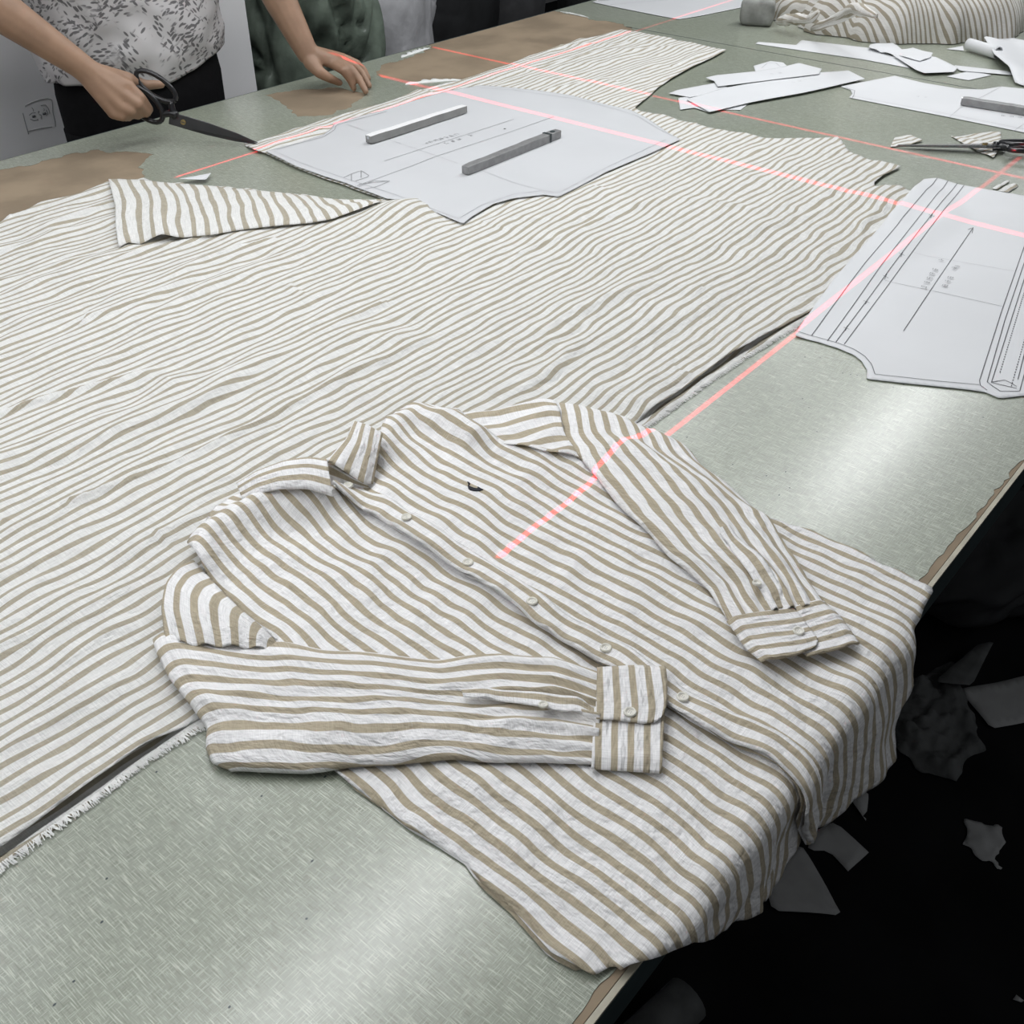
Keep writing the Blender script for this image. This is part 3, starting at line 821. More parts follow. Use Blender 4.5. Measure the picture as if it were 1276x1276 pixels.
patch('collar_band', [(408, 573, .052), (432, 546, .054), (442, 524, .052), (472, 538, .048)], [(395, 592, .006), (425, 560, .006), (450, 535, .006), (476, 548, .006)],
      [(408, 573, .052), (395, 592, .006)], [(472, 538, .048), (476, 548, .006)], 24, 10, lambda T, Q, S: 0 * T, lambda T, Q, S: (Q * 2 + .2, T * .12), parent=collar, follow=False, solid=.0012)

# ================================================================== PAPER PATTERNS
def paper(name, px, label, h0, group=None, zf=None, mat=None, res=.005, cat='paper', px_h=None):
    pw = np.array(XY(px, h0 if px_h is None else px_h))
    def zfun(v, d):
        z = np.full(len(v), TZ + h0)
        if zf is not None: z = z + zf(v, d)
        return z
    o = clip_cloth(name, pw, res, res, zfun, lambda v: v, mat or M['paper'], None, .0004)
    return tag(o, label, cat, group), pw
def ink(parent, pts, h, width, mat, zf=None, name='printed_line', dash=None):
    """thin printed strip lying on the paper"""
    L = np.array([PT(p[0], p[1], h)[:2] for p in pts])
    tot = np.linalg.norm(np.diff(L, axis=0), axis=1).sum()
    n = max(2, int(tot / .015) + len(L))
    L = resample(L, n)
    if dash:
        L = resample(L, max(4, int(tot / dash)))
    t = np.gradient(L, axis=0); t /= np.linalg.norm(t, axis=1)[:, None] + 1e-12
    nn = np.stack([-t[:, 1], t[:, 0]], 1) * width / 2
    z = TZ + h + (zf(L, None) if zf is not None else 0) + .0007
    z = np.broadcast_to(z, (len(L),))
    V = np.r_[np.c_[L - nn, z], np.c_[L + nn, z]]
    m = len(L)
    Fs = [(i, i + 1, m + i + 1, m + i) for i in range(m - 1) if not dash or i % 2 == 0]
    o = mesh_obj(name, V, Fs, mat, None, None, False)
    o.parent = parent
    return o
def z_p1(v, d):
    v = np.asarray(v)
    return .0010 * vnoise(v[:, 0] / .2, v[:, 1] / .15, 6)
p1, P1w_ = paper('pattern_paper', P1_px, 'large white paper pattern held by two steel bars on the striped fabric', .0085, None, z_p1)
h = .0085
ink(p1, [(479, 201), (559, 175), (600, 162), (640, 149)], h, .0012, M['ink_soft'], z_p1)
ink(p1, [(445, 232), (514, 207), (542, 196), (632, 166), (690, 146)], h, .0012, M['ink_soft'], z_p1)
ink(p1, [(432, 155), (522, 187), (570, 204)], h, .0010, M['ink_faint'], z_p1)
ink(p1, [(600, 213), (640, 228), (690, 240)], h, .0010, M['ink_faint'], z_p1)
ink(p1, [(342, 189), (372, 202), (431, 223), (500, 245), (572, 273)], h, .0012, M['ink_faint'], z_p1)
ink(p1, [(573, 272), (600, 256), (640, 242), (678, 237), (696, 240), (755, 209), (830, 174)], h, .0012, M['ink_faint'], z_p1)
ink(p1, [(838, 170), (816, 158), (795, 145), (770, 137), (720, 124), (640, 112), (600, 110)], h, .0012, M['ink_faint'], z_p1)
ink(p1, [(345, 187), (403, 171), (417, 162), (419, 156), (430, 153), (482, 139)], h, .0014, M['ink_soft'], z_p1)
for l in ([(438, 217), (438, 226)], [(450, 213), (450, 222)], [(428, 222), (438, 217), (450, 213), (461, 220), (443, 226)], [(447, 233), (465, 226), (486, 226), (470, 233), (455, 236)], [(486, 226), (447, 230)]):
    ink(p1, l, h, .0016, M['ink_soft'], z_p1, 'sketch_line')
def scribble(parent, a, b, n, size, h, seed, mat, zf=None, name='printed_text'):
    """row of small printed characters from pixel a to pixel b, each a few strokes"""
    A = PT(a[0], a[1], h)[:2]; B = PT(b[0], b[1], h)[:2]
    e = (B - A) / np.linalg.norm(B - A); q = np.array([-e[1], e[0]])
    rs = random.Random(seed)
    V = []; Fs = []
    z = TZ + h + .0011
    def stroke(p0, p1_, wv):
        d = p1_ - p0; d = d / (np.linalg.norm(d) + 1e-9); m = np.array([-d[1], d[0]]) * wv / 2
        o = len(V)
        for p in (p0 - m, p1_ - m, p1_ + m, p0 + m): V.append((p[0], p[1], z))
        Fs.append((o, o + 1, o + 2, o + 3))
    for k in range(n):
        c = A + (B - A) * (k + .5) / n
        s = size
        for j in (-.42, .0, .42):
            if rs.random() < .85:
                x0, x1 = -.42, .42
                if rs.random() < .4: x0 = -.1
                if rs.random() < .4: x1 = .15
                stroke(c + e * s * x0 + q * s * j, c + e * s * x1 + q * s * j, s * .11)
        for j in (-.35, .05, .35):
            if rs.random() < .6:
                stroke(c + e * s * j - q * s * .45, c + e * s * j + q * s * rs.uniform(.1, .5), s * .11)
    o = mesh_obj(name, V, Fs, mat, None, None, False)
    o.parent = parent
    return o
scribble(p1, (527, 180), (572, 167), 7, .0105, h, 4, M['ink_soft'])
scribble(p1, (552, 180), (576, 173), 3, .0095, h, 5, M['ink_soft'])
scribble(p1, (583, 170), (589, 168), 1, .0095, h, 6, M['ink_soft'])
p = PT(629, 161, h); V = [(p[0] + .003 * math.cos(k * 1.047), p[1] + .003 * math.sin(k * 1.047), TZ + h + .0012) for k in range(6)]
o = mesh_obj('pencil_dot', V, [tuple(range(6))], M['ink'], None, None, False); o.parent = p1

def z_p2(v, d):
    v = np.asarray(v)
    ins = inside(v, fab); dd, _ = near(v, fab)
    s = np.where(ins, dd, -dd)
    curl = .006 * sstep(.05, 0, near(v, P2w[2:6], False)[0])
    return .0052 * sstep(-.05, .006, s) + curl
p2, _ = paper('pattern_paper', P2_px, 'white paper pattern printed with long parallel lines beside the fabric edge', .0020, None, z_p2, M['paper_b'], px_h=.0045)
h2 = .0020
def c5(l): return [(940 + a / 3.797, 200 + b / 3.797) for a, b in l]
def c6(l): return [(1120 + a / 6.378, 300 + b / 6.378) for a, b in l]
for l in ([(862, 97), (520, 500), (270, 830)], [(915, 104), (600, 505), (345, 855)], [(960, 110), (640, 520), (385, 860)], [(992, 118), (700, 500), (425, 870)]):
    ink(p2, c5(l), h2, .0011, M['ink'], z_p2)
for (x, y) in ((835, 275), (695, 455), (620, 555), (530, 670), (435, 795)):
    ink(p2, c5([(x - 14, y - 5), (x + 14, y + 5)]), h2, .0009, M['ink'], z_p2, 'notch_mark')
    ink(p2, c5([(x + 5, y - 12), (x - 5, y + 12)]), h2, .0009, M['ink'], z_p2, 'notch_mark')
ink(p2, c5([(1035, 318), (870, 560), (705, 808)]), h2, .0011, M['ink'], z_p2)
ink(p2, c5([(1010, 328), (1035, 318), (1030, 345)]), h2, .0010, M['ink'], z_p2)
ink(p2, c5([(615, 570), (900, 630), (1175, 692)]), h2, .0008, M['ink_soft'], z_p2)
ink(p2, c5([(740, 440), (1000, 485), (1230, 525)]), h2, .0007, M['ink_faint'], z_p2)
ink(p2, c5([(200, 815), (270, 830), (400, 866), (470, 893), (520, 925), (555, 965), (570, 1012)]), h2, .0010, M['ink'], z_p2)
ink(p2, c5([(570, 1012), (700, 1026), (900, 1048), (1062, 1062)]), h2, .0010, M['ink'], z_p2)
for l in ([(1060, -150), (995, 50), (820, 550), (632, 1140), (700, 1190)], [(1040, 50), (995, 180), (840, 640), (700, 1128), (810, 1200), (960, 1197)], [(1050, 130), (995, 310), (870, 700), (735, 1130)], [(1010, 850), (945, 1105)], [(1020, 980), (960, 1195)], [(735, 1125), (850, 1108), (935, 1160)], [(740, 1130), (935, 1175)]):
    ink(p2, c6(l), h2, .0012, M['ink'], z_p2)
ink(p2, c6([(1010, 370), (990, 430), (800, 1060)]), h2, .0013, M['ink'], z_p2, 'dashed_line', .004)
ink(p2, c6([(1010, 730), (995, 800), (890, 1170)]), h2, .0013, M['ink'], z_p2, 'dashed_line', .004)
scribble(p2, c6([(185, 390)])[0], c6([(300, 215)])[0], 5, .0090, h2 + .0015, 14, M['ink_soft'])
scribble(p2, c6([(325, 175)])[0], c6([(355, 130)])[0], 1, .0100, h2 + .0015, 15, M['ink_soft'])
scribble(p2, c6([(355, 375)])[0], c6([(420, 280)])[0], 3, .0090, h2 + .0015, 16, M['ink_soft'])
scribble(p2, c6([(425, 225)])[0], c6([(480, 200)])[0], 2, .0080, h2 + .0015, 17, M['ink_soft'])
p3, _ = paper('pattern_paper', [(1047, 107.6), (1115, 94.3), (1150, 103), (1195, 110.5), (1224, 111.4), (1248, 107.6), (1276, 110.5), (1400, 128), (1410, 190), (1276, 165), (1183, 146), (1106, 131), (1058, 121.5), (1062, 117), (1060, 112)],
              'white paper pattern with curved neckline under the steel bar near the black scissors', .0018, None, None, M['paper_b'])
ink(p3, [(1053, 109), (1065, 113), (1064, 119), (1062, 122)], .0018, .0014, M['ink_soft'])
ink(p3, [(1062, 119.5), (1106, 128), (1183, 142.5), (1276, 161)], .0018, .0012, M['ink_faint'])
ink(p3, [(1183, 146), (1196, 135), (1248, 108)], .0018, .0010, M['ink_faint'])
ink(p3, [(1262, 164), (1290, 145)], .0018, .0010, M['ink_faint'])
scribble(p3, (1140, 120), (1158, 122), 2, .010, .0018, 24, M['ink_faint'])
scribble(p3, (1245, 144), (1276, 147), 3, .010, .0018, 25, M['ink_soft'])
# loose pile of small pattern pieces
pile = 'small paper pattern pieces piled beside the fabric'
def lift(k):
    return lambda v, d: .0009 * (1 + vnoise(v[:, 0] / .12 + k, v[:, 1] / .1, 70 + k))
pa, _ = paper('pattern_piece', [(901, 136.6), (923, 137), (934, 128), (905, 120), (880, 130)], 'small rounded paper piece poking out from under the paper pile', .0016, pile, None, M['paper_b'], .004)
pb, _ = paper('pattern_piece', [(845, 122), (847.4, 136.6), (865, 134), (884, 140), (900, 128), (870, 118)], 'jagged paper piece at the corner of the paper pile, crossed by red light', .0030, pile, None, M['paper_b'], .004)
pc, _ = paper('pattern_piece', [(939, 82), (960, 76), (976, 77.7), (985, 86), (942, 92)], 'small paper piece with a curved drawn line behind the paper pile', .0018, pile, None, M['paper_b'], .004)
ink(pc, [(949, 85), (956, 79), (966, 78), (972, 83)], .0018, .0016, M['ink_faint'])
pd, _ = paper('pattern_piece', [(833, 116.4), (859.5, 121.6), (915, 112), (892, 103.6), (844, 112.4)], 'pointed paper piece leaning out of the paper pile towards the fabric', .0040, pile, lift(1), M['paper_b'], .004)
pe, _ = paper('pattern_piece', [(855, 124.5), (884, 140), (930, 129), (1002, 116), (1078, 99), (1057, 88), (1006, 91.6), (973, 98), (903, 110)], 'long paper strip on the paper pile reaching towards the curved pattern', .0052, pile, lift(2), M['paper_b'], .005)
pf, _ = paper('pattern_piece', [(879, 97), (892, 94), (943, 89), (978, 83), (995, 79), (1024, 86), (1021, 92.7), (960, 100), (894, 108), (890, 101.4)], 'tapering paper strip lying uppermost on the paper pile', .0082, pile, lift(3), M['paper_b'], .005)
scribble(pe, (985, 104), (1008, 99), 3, .008, .0064, 31, M['ink_faint'])
scribble(pf, (958, 93), (976, 90.5), 2, .010, .0094, 32, M['ink_faint'])
# long strip group further back
st = 'paper strips scattered in front of the fabric heap'
paper('pattern_piece', [(941, 54.4), (945, 52), (992, 56), (999, 49.7), (1026, 53), (1087, 60), (1126, 75), (1135, 85), (1076, 74), (1012, 64.7)], 'long stepped paper strip in front of the striped fabric heap', .0016, st, None, M['paper_b'])
paper('pattern_piece', [(1112, 71), (1165, 73), (1193, 86.5), (1188, 92), (1151, 93.5), (1140, 89)], 'paper piece with curled-up edge among the strips before the fabric heap', .0030, st, lambda v, d: .005 * np.exp(-d / .015), M['paper_b'])
paper('pattern_piece', [(1179, 95), (1207, 100), (1236, 93.5), (1210, 88)], 'small diamond of paper at the end of the strips', .0016, st, None, M['paper_b'], .004)
paper('pattern_piece', [(1188, 81), (1260, 89), (1262, 93.5), (1196, 88)], 'thin straight paper strip reaching to the rolled pattern', .0035, st, None, M['paper_b'], .008)
paper('pattern_piece', [(1084, 56), (1112, 54.4), (1123, 64), (1137, 62), (1162, 68.4), (1160, 73), (1146, 76.7), (1109, 68.4), (1082, 61.4)], 'crumpled white paper piece lying on the long stepped strip', .0045, st, lambda v, d: .007 * np.abs(vnoise(v[:, 0] / .05, v[:, 1] / .05, 88)), M['paper_b'], .004)
# rolled pattern
roll = empty('rolled_pattern', tuple(PT(1250, 70)), 'white paper pattern with its edge rolled under, beside the fabric heap', 'paper')
rw = np.array(XY([(1225.5, 49), (1249, 36), (1276, 42), (1400, 60), (1420, 120), (1276, 98), (1267, 96), (1255, 84), (1238, 70)], .02))
clip_cloth('sheet', rw, .012, .012, lambda v, d: TZ + .004 + .022 * sstep(.12, .0, near(v, rw[[0, 8, 7]], False)[0]), lambda v: v, M['paper_b'], roll, .0005)
a = PT(1207, 55, .018); b = PT(1244, 66, .018)
v, f = tube(resample(np.array([a, b]), 6), .015, 16, False)
mesh_obj('rolled_edge', v, f, M['paper_b'], roll, None, True, .0006)
tipv = np.array([PT(1179, 61, .002), PT(1200, 57, .002), PT(1201, 63, .002)])
mesh_obj('loose_tip', tipv, [(0, 2, 1)], M['paper_b'], roll, None, False, .0006)
o = ink(roll, [(1232, 51), (1250, 66), (1262, 82), (1272, 92)], .012, .002, M['ink_faint']); o.matrix_parent_inverse = Matrix.Translation(-Vector(roll.location))
# top sheet with two sides
p7, _ = paper('pattern_paper', [(738, 2.5), (773, 10), (821, 19.5), (846, 24), (876, 19), (920, 10), (1010, -12), (960, -45), (800, -25)], 'white paper pattern at the far end of the table by the brown patch', .0022, None, None, M['paper'])
ink(p7, [(745, 1), (800, -3), (870, -8)], .0022, .003, M['ink_soft'])
ink(p7, [(760, 6), (850, -2), (930, -10)], .0022, .002, M['ink_faint'])
# little paper triangle and small scraps of striped cloth
paper('paper_scrap', [(222, 226.5), (244, 223), (264, 219), (257, 227.5)], 'tiny folded triangle of white paper on the bare table beside the folded corner', .0030, None, lambda v, d: .006 * np.exp(-d / .01), M['paper_b'], .004)
def scrap(px, label, h0, ang, seed, curl=.004):
    pw = np.array(XY(px, h0))
    ca, sa = math.cos(ang), math.sin(ang)
    o = clip_cloth('fabric_scrap', pw, .004, .004, lambda v, d: TZ + h0 + curl * np.abs(vnoise(v[:, 0] / .03, v[:, 1] / .03, seed)), lambda v: np.stack([(v[:, 0] * sa + v[:, 1] * ca) / PITCH, v[:, 0] * ca], 1), M['bolt'], None, .0006)
    return tag(o, label, 'fabric scrap', 'striped offcuts by the scissors')
def c7(l): return [(1100 + a / 7.25, 140 + b / 7.25) for a, b in l]
scrap(c7([(65, 318), (105, 235), (180, 215), (250, 202), (300, 235), (365, 262), (250, 290), (130, 308)]), 'small four-sided striped offcut at the tip of the black scissors', .0020, .35, 3)
scrap(c7([(600, 205), (660, 222), (860, 195), (1065, 180), (1075, 300), (1000, 420), (950, 395), (760, 305)]), 'triangular striped offcut lying under the pivot of the scissors', .0020, .30, 5)
scrap([(1235, 235), (1243, 236), (1258, 226.5), (1256, 224.5)], 'single thin striped sliver behind the line-printed pattern', .0020, .1, 7, .002)
scrap([(1243, 238), (1256, 240), (1269, 232), (1264, 229), (1255, 231)], 'short forked striped sliver behind the line-printed pattern', .0020, .1, 8, .002)
scrap([(304, 178), (310, 184), (320, 187), (326, 180), (318, 176)], 'small striped offcut at the tip of the held shears', .0030, .2, 9)

# ================================================================== WEIGHTS
def bar(a, b, h0, wid, hei, label, mat, notch=False):
    A = PT(a[0], a[1], h0); B = PT(b[0], b[1], h0)
    e = B - A; L = np.linalg.norm(e); e /= L
    n = np.array([-e[1], e[0], 0])
    bm = bmesh.new()
    ns = 14; rows = []
    for i in range(ns + 1):
        t = i / ns
        j = .0006 * float(vnoise(t * 9, 0.2, 3))
        pr = [(0, 0), (0, hei), (wid, hei), (wid, 0)]
        if i in (0, ns): pr = [(.001, .001), (.001, hei - .001), (wid - .001, hei - .001), (wid - .001, .001)]
        rows.append([bm.verts.new(Vector(A + e * L * t + n * (u + j) + np.array([0, 0, w_ + (j if w_ > 0 else 0)]))) for u, w_ in pr])
    for r0, r1 in zip(rows, rows[1:]):
        for k in range(4): bm.faces.new((r0[k], r0[(k + 1) % 4], r1[(k + 1) % 4], r1[k]))
    bm.faces.new(list(reversed(rows[0]))); bm.faces.new(rows[-1])
    bmesh.ops.recalc_face_normals(bm, faces=bm.faces); bm.normal_update()
    root = empty('steel_bar', tuple((A + B) / 2), label, 'weight', 'steel bars weighing down the patterns')
    for fc in bm.faces: fc.material_index = 1 if (not notch and mat is M['steel'] and fc.normal.z > .9) else 0  # upward faces of the bright bar take the painted reflection
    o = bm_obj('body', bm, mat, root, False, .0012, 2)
    o.data.materials.append(M['steel_top_glare'])
    if notch:   # worn bite near the end plus a strap of tape
        t0 = A + e * (L * .86); 
        for (u0, u1) in ((-.0006, 0.0), ):
            V = []
            for t_, w_ in ((0, 0), (.006, 0)):
                pass
        bm = bmesh.new()
        ring = []
        for t_ in (0.0, .006):
            c = t0 + e * t_
            ring.append([bm.verts.new(Vector(c + n * u + np.array([0, 0, z_]))) for u, z_ in ((-.0008, .0), (-.0008, hei + .0008), (wid + .0008, hei + .0008), (wid + .0008, 0))])
        for k in range(3): bm.faces.new((ring[0][k], ring[0][k + 1], ring[1][k + 1], ring[1][k]))
        bmesh.ops.recalc_face_normals(bm, faces=bm.faces)
        bm_obj('tape', bm, M['trim_dark'], root)
        v, f = tube([A + e * (L * .93) + n * wid * .5 + np.array([0, 0, hei - .0005]), A + e * (L * .93) + n * wid * .5 + np.array([0, 0, hei + .0007])], .006, 10)
        mesh_obj('dimple', v, f, M['trim_dark'], root, None, False)
    else:
        v, f = tube([A + e * .0004 + n * wid * .5 + np.array([0, 0, hei * .75]), A - e * .0006 + n * wid * .5 + np.array([0, 0, hei * .75])], .004, 10)
        mesh_obj('chip', v, f, M['blade'], root, None, False)
    return root
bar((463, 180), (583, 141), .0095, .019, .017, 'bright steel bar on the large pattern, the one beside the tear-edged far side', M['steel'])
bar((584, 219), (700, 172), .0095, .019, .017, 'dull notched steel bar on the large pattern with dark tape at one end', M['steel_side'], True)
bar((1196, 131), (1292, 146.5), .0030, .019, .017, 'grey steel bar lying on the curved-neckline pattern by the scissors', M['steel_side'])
# grey block
blk = empty('stone_weight', tuple(PT(940, 25)), 'rounded grey stone block beside the striped fabric heap', 'weight')
A = PT(920, 32, .001); B = PT(962, 34.5, .001)
e = B - A; L = np.linalg.norm(e); e /= L; n = np.array([-e[1], e[0], 0])
if n[0] < 0: n = -n
bm = bmesh.new()
bmesh.ops.create_cube(bm, size=1.0)
bmesh.ops.subdivide_edges(bm, edges=bm.edges[:], cuts=6, use_grid_fill=True)
for vv in bm.verts:
    c = vv.co.copy()
    r = Vector((c.x, c.y, c.z)) * 2
    sup = (abs(r.x) ** 6 + abs(r.y) ** 6 + abs(r.z) ** 6) ** (1 / 6)
    c = c / max(sup, 1e-6) * max(abs(r.x), abs(r.y), abs(r.z))
    k = 1 + .03 * float(vnoise(c.x * 6 + 3, c.y * 6 + c.z * 5, 4))
    wpt = A + e * L * (.5 + c.x * k) + n * .06 * (.5 + c.y * k) + np.array([0, 0, .072 * (.5 + c.z)])
    vv.co = Vector(wpt)
bm_obj('block', bm, M['stone'], blk, True)

# ================================================================== STRIPED FABRIC HEAP
heap = empty('fabric_heap', tuple(PT(1110, 30)), 'bunched heap of white and beige striped fabric at the far side of the table', 'fabric')
hc = np.array([3.36, 1.24])
def lump(name, c, ax, ang, hgt, seed, udir, rot=0.0, power=.6, wr=.018):
    nr, na = 34, 150
    rr = np.linspace(0, 1, nr)[:, None] * np.ones((1, na)); aa = np.ones((nr, 1)) * np.linspace(0, 2 * math.pi, na, endpoint=False)[None]
    edge = 1 + .10 * vnoise(np.cos(aa) * 2 + 5, np.sin(aa) * 2, seed) + .04 * vnoise(np.cos(aa) * 7, np.sin(aa) * 7, seed + 1)
    lx = ax[0] * rr * np.cos(aa) * edge; ly = ax[1] * rr * np.sin(aa) * edge
    X = c[0] + lx * math.cos(ang) - ly * math.sin(ang); Y = c[1] + lx * math.sin(ang) + ly * math.cos(ang)
    z = hgt * np.clip(1 - rr ** 2.6, 0, 1) ** power
    fold = wr * (1 - np.abs(fbm((lx * 1.0 + ly * .6) / .11, ly / .22, seed + 4, 2))) * np.clip(1 - rr ** 4, 0, 1)
    fold += wr * .5 * fbm(X / .04, Y / .06, seed + 9, 2) * np.clip(1 - rr ** 4, 0, 1)
    bul = .03 * np.sin(np.clip((rr - .6) / .4, 0, 1) * math.pi)
    X = X + bul * np.cos(aa + ang) * .6; Y = Y + bul * np.sin(aa + ang) * .6
    Z = TZ + .002 + np.maximum(z + fold, 0)
    P = np.stack([X, Y, Z], 2).reshape(-1, 3)
    Fs = []
    for i in range(nr - 1):
        for j in range(na): Fs.append((i * na + j, (i + 1) * na + j, (i + 1) * na + (j + 1) % na, i * na + (j + 1) % na))
    ca, sa = math.cos(udir), math.sin(udir)
    u = (P[:, 0] * ca + P[:, 1] * sa + .35 * (P[:, 2] - TZ) + .02 * fbm(P[:, 0] / .15, P[:, 1] / .15, seed + 20, 2)) / PITCH
    return mesh_obj(name, P, Fs, M['heap'], heap, np.stack([u, P[:, 2] * 1.0], 1), True)
M['heap'] = striped('heap_linen', (.72, .70, .67), (.36, .32, .25), half=.2, wob=.2)
va = math.atan2(-.7686, .6397)
lump('main_bundle', hc, (.34, .20), va, .155, 3, va + .4)
lump('folded_tail', PT(985, 14, .03)[:2] + np.array([.10, -.03]), (.15, .10), va, .095, 23, va + 1.1)
lump('side_fold', PT(1225, 12, .02)[:2] + np.array([.10, .05]), (.14, .10), va + .5, .12, 33, va - .5)
lump('top_fold', hc + np.array([-.04, .10]), (.20, .11), va + .2, .20, 43, va + .9)

def rim(pts, rad, seed):
    L = smooth_line(PTS(pts), 40, 4)
    v, f = tube(L, np.maximum(.002, rad * np.sin(np.linspace(.03, math.pi - .03, 40)) ** .3 * (1 + .2 * vnoise(np.arange(40) * .3, np.zeros(40), seed))), 14)
    uv = []
    for i in range(40):
        for k in range(14): uv.append((k / 14 * 4 + .05 * i, i * .02))
    mesh_obj('rolled_rim', v, f, M['heap'], heap, uv, True)
rim([(1012, 36, .025), (1028, 30, .05), (1050, 20, .09), (1066, 10, .13), (1078, 14, .15), (1092, 20, .15)], .016, 3)
rim([(968, 27, .022), (985, 24, .04), (1010, 24, .055), (1020, 14, .08)], .016, 6)
# ================================================================== SCISSORS
def shears(label, tip, pivot, side, length, mats, open_=.06, hscale=1.0, bend=0.0):
    tip = np.asarray(tip, float); pivot = np.asarray(pivot, float)
    ex = tip - pivot; LB = np.linalg.norm(ex); ex /= LB
    ey = np.asarray(side, float); ey = ey - ex * (ey @ ex); ey /= np.linalg.norm(ey)
    ez = np.cross(ex, ey)
    def W(p): return pivot + ex * p[0] + ey * p[1] + ez * p[2]
    root = empty('scissors', tuple(pivot), label, 'scissors')
    for sgn, nm in ((1, 'upper'), (-1, 'lower')):
        z0, z1 = (.0004, .0032) if sgn > 0 else (-.0032, -.0004)
        an = sgn * open_
        ca, sa = math.cos(an), math.sin(an)
        def Rr(x, y): return (x * ca - y * sa, x * sa + y * ca)
        prof = [(-.030, -.012), (-.030, .010), (.0, .0135), (.05, .0125), (LB * .7, .0080), (LB, .0006), (LB * .98, -.001), (LB * .6, -.0045), (.04, -.008), (.0, -.0125)]
        pts = [Rr(x, y * sgn) for x, y in prof]
        nn = len(pts)
        V = [W((x, y, z1)) for x, y in pts] + [W((x, y, z0)) for x, y in pts]
        Fs = [tuple(range(nn)), tuple(range(2 * nn - 1, nn - 1, -1))] + [(i, i + nn, (i + 1) % nn + nn, (i + 1) % nn) for i in range(nn)]
        o = mesh_obj('blade', V, Fs, mats[0], root, None, False)
        md = o.modifiers.new('bevel', 'BEVEL'); md.width = .0006; md.segments = 1
        # handle: shank running into an oval bow, on the other side of the pivot
        hs = -sgn * hscale
        def Rr(x, y):
            x, y = x * math.cos(bend) + y * math.sin(bend), -x * math.sin(bend) + y * math.cos(bend)
            return x, y
        L2 = length - LB
        bc = (-L2 * .66, hs * .030); ra, rb = L2 * .36, .024 if sgn > 0 else .020
        ring = []
        for k in range(25):
            t = 2 * math.pi * k / 24
            x = bc[0] + ra * math.cos(t); y = bc[1] + rb * math.sin(t) + hs * .004 * math.cos(t)
            x, y = Rr(x, y); ring.append(W((x, y, .002 * sgn)))
        shank = []
        for t in np.linspace(0, 1, 8):
            x = -.018 + t * (bc[0] + ra * .9 + .018); y = hs * (-.002 + t * t * .026)
            x, y = Rr(x, y); shank.append(W((x, y, .001 * sgn)))
        v, f = join([tube(ring, .0052, 8, False), tube(shank, np.linspace(.0095, .0060, 8), 8)])
        mesh_obj('handle', v, f, mats[1], root, None, True)
    v, f = tube([W((0, 0, .003)), W((0, 0, .006))], .0055, 14)
    pv_ = mesh_obj('pivot_screw', v, f, mats[2], root, None, False)
    v, f = box_vf(-1, 1, -1, 1, -1, 1)
    v = [W((a * .0045, b * .0007, .0058 + c * .0005)) for a, b, c in v]
    sl = mesh_obj('screw_slot', v, f, M['ink'], None, None, False); sl.parent = pv_
    sl.matrix_parent_inverse = pv_.matrix_parent_inverse.inverted() @ pv_.matrix_parent_inverse if False else Matrix.Identity(4)
    return root
tp = PT(1117, 181.5, .007); pvt = PT(1227, 182, .0135)
shears('open steel scissors with black handles lying on the bare table', tp, pvt, (-.6, .6, 0), np.linalg.norm(tp - pvt) + .135, (M['blade'], M['black_plastic'], M['brass']), .035)

# ================================================================== PERSON
def chain(pts, rads, n=12):
    """tapered capsule chain; each segment a closed tube with round ends"""
    out = []
    pts = [np.asarray(p, float) for p in pts]
    for i in range(len(pts) - 1):
        a, b = pts[i], pts[i + 1]; ra, rb = rads[i], rads[i + 1]
        d = b - a; L = np.linalg.norm(d); d = d / L
        ps = []; rs = []
        for k in (0.08, .35, .7, .92): 
            an = (1 - k) * math.pi / 2
            ps.append(a - d * ra * math.sin(an)); rs.append(ra * math.cos(an))
        for t in (0, .25, .5, .75, 1): ps.append(a + d * L * t); rs.append(ra + (rb - ra) * t)
        for k in (.92, .7, .35, .08):
            an = (1 - k) * math.pi / 2
            ps.append(b + d * rb * math.sin(an)); rs.append(rb * math.cos(an))
        out.append(tube(np.array(ps), rs, n))
    return out
def ellip(c, r, n=14, m=10):
    V = []; Fs = []
    for i in range(m + 1):
        th = math.pi * (i + .02) / (m + .04)
        for k in range(n):
            V.append((c[0] + r[0] * math.sin(th) * math.cos(2 * math.pi * k / n), c[1] + r[1] * math.sin(th) * math.sin(2 * math.pi * k / n), c[2] + r[2] * math.cos(th)))
    for i in range(m):
        for k in range(n): Fs.append((i * n + k, (i + 1) * n + k, (i + 1) * n + (k + 1) % n, i * n + (k + 1) % n))
    Fs.append(tuple(range(n - 1, -1, -1))[::-1]); Fs.append(tuple(m * n + k for k in range(n)))
    return V, Fs
PX, PY = 1.47, 2.40
parts = []
# trunk, neck, head
parts += [ellip((PX, PY, .95), (.165, .105, .13)), ellip((PX, PY, 1.10), (.145, .095, .16)), ellip((PX, PY, 1.26), (.165, .10, .15))]
parts += chain([(PX - .15, PY, 1.35), (PX + .15, PY, 1.35)], [.055, .055])
parts += chain([(PX, PY, 1.36), (PX, PY - .03, 1.46)], [.055, .050])
HC = np.array([PX, PY - .065, 1.555])
parts += [ellip(HC, (.073, .090, .105), 20, 16), ellip(HC + np.array([0, -.055, -.06]), (.042, .035, .045))]
parts += chain([HC + np.array([0, -.085, .012]), HC + np.array([0, -.103, -.022])], [.008, .012])
for s in (-1, 1):
    parts.append(ellip(HC + np.array([s * .074, .005, -.005]), (.010, .018, .028)))
parts += chain([HC + np.array([-.018, -.087, -.052]), HC + np.array([.018, -.087, -.052])], [.006, .006])
# legs and feet
for s in (-1, 1):
    parts += chain([(PX + s * .085, PY, .88), (PX + s * .095, PY - .005, .48), (PX + s * .10, PY + .02, .09)], [.080, .055, .038])
    parts += chain([(PX + s * .10, PY + .02, .045), (PX + s * .11, PY - .14, .035)], [.038, .030])
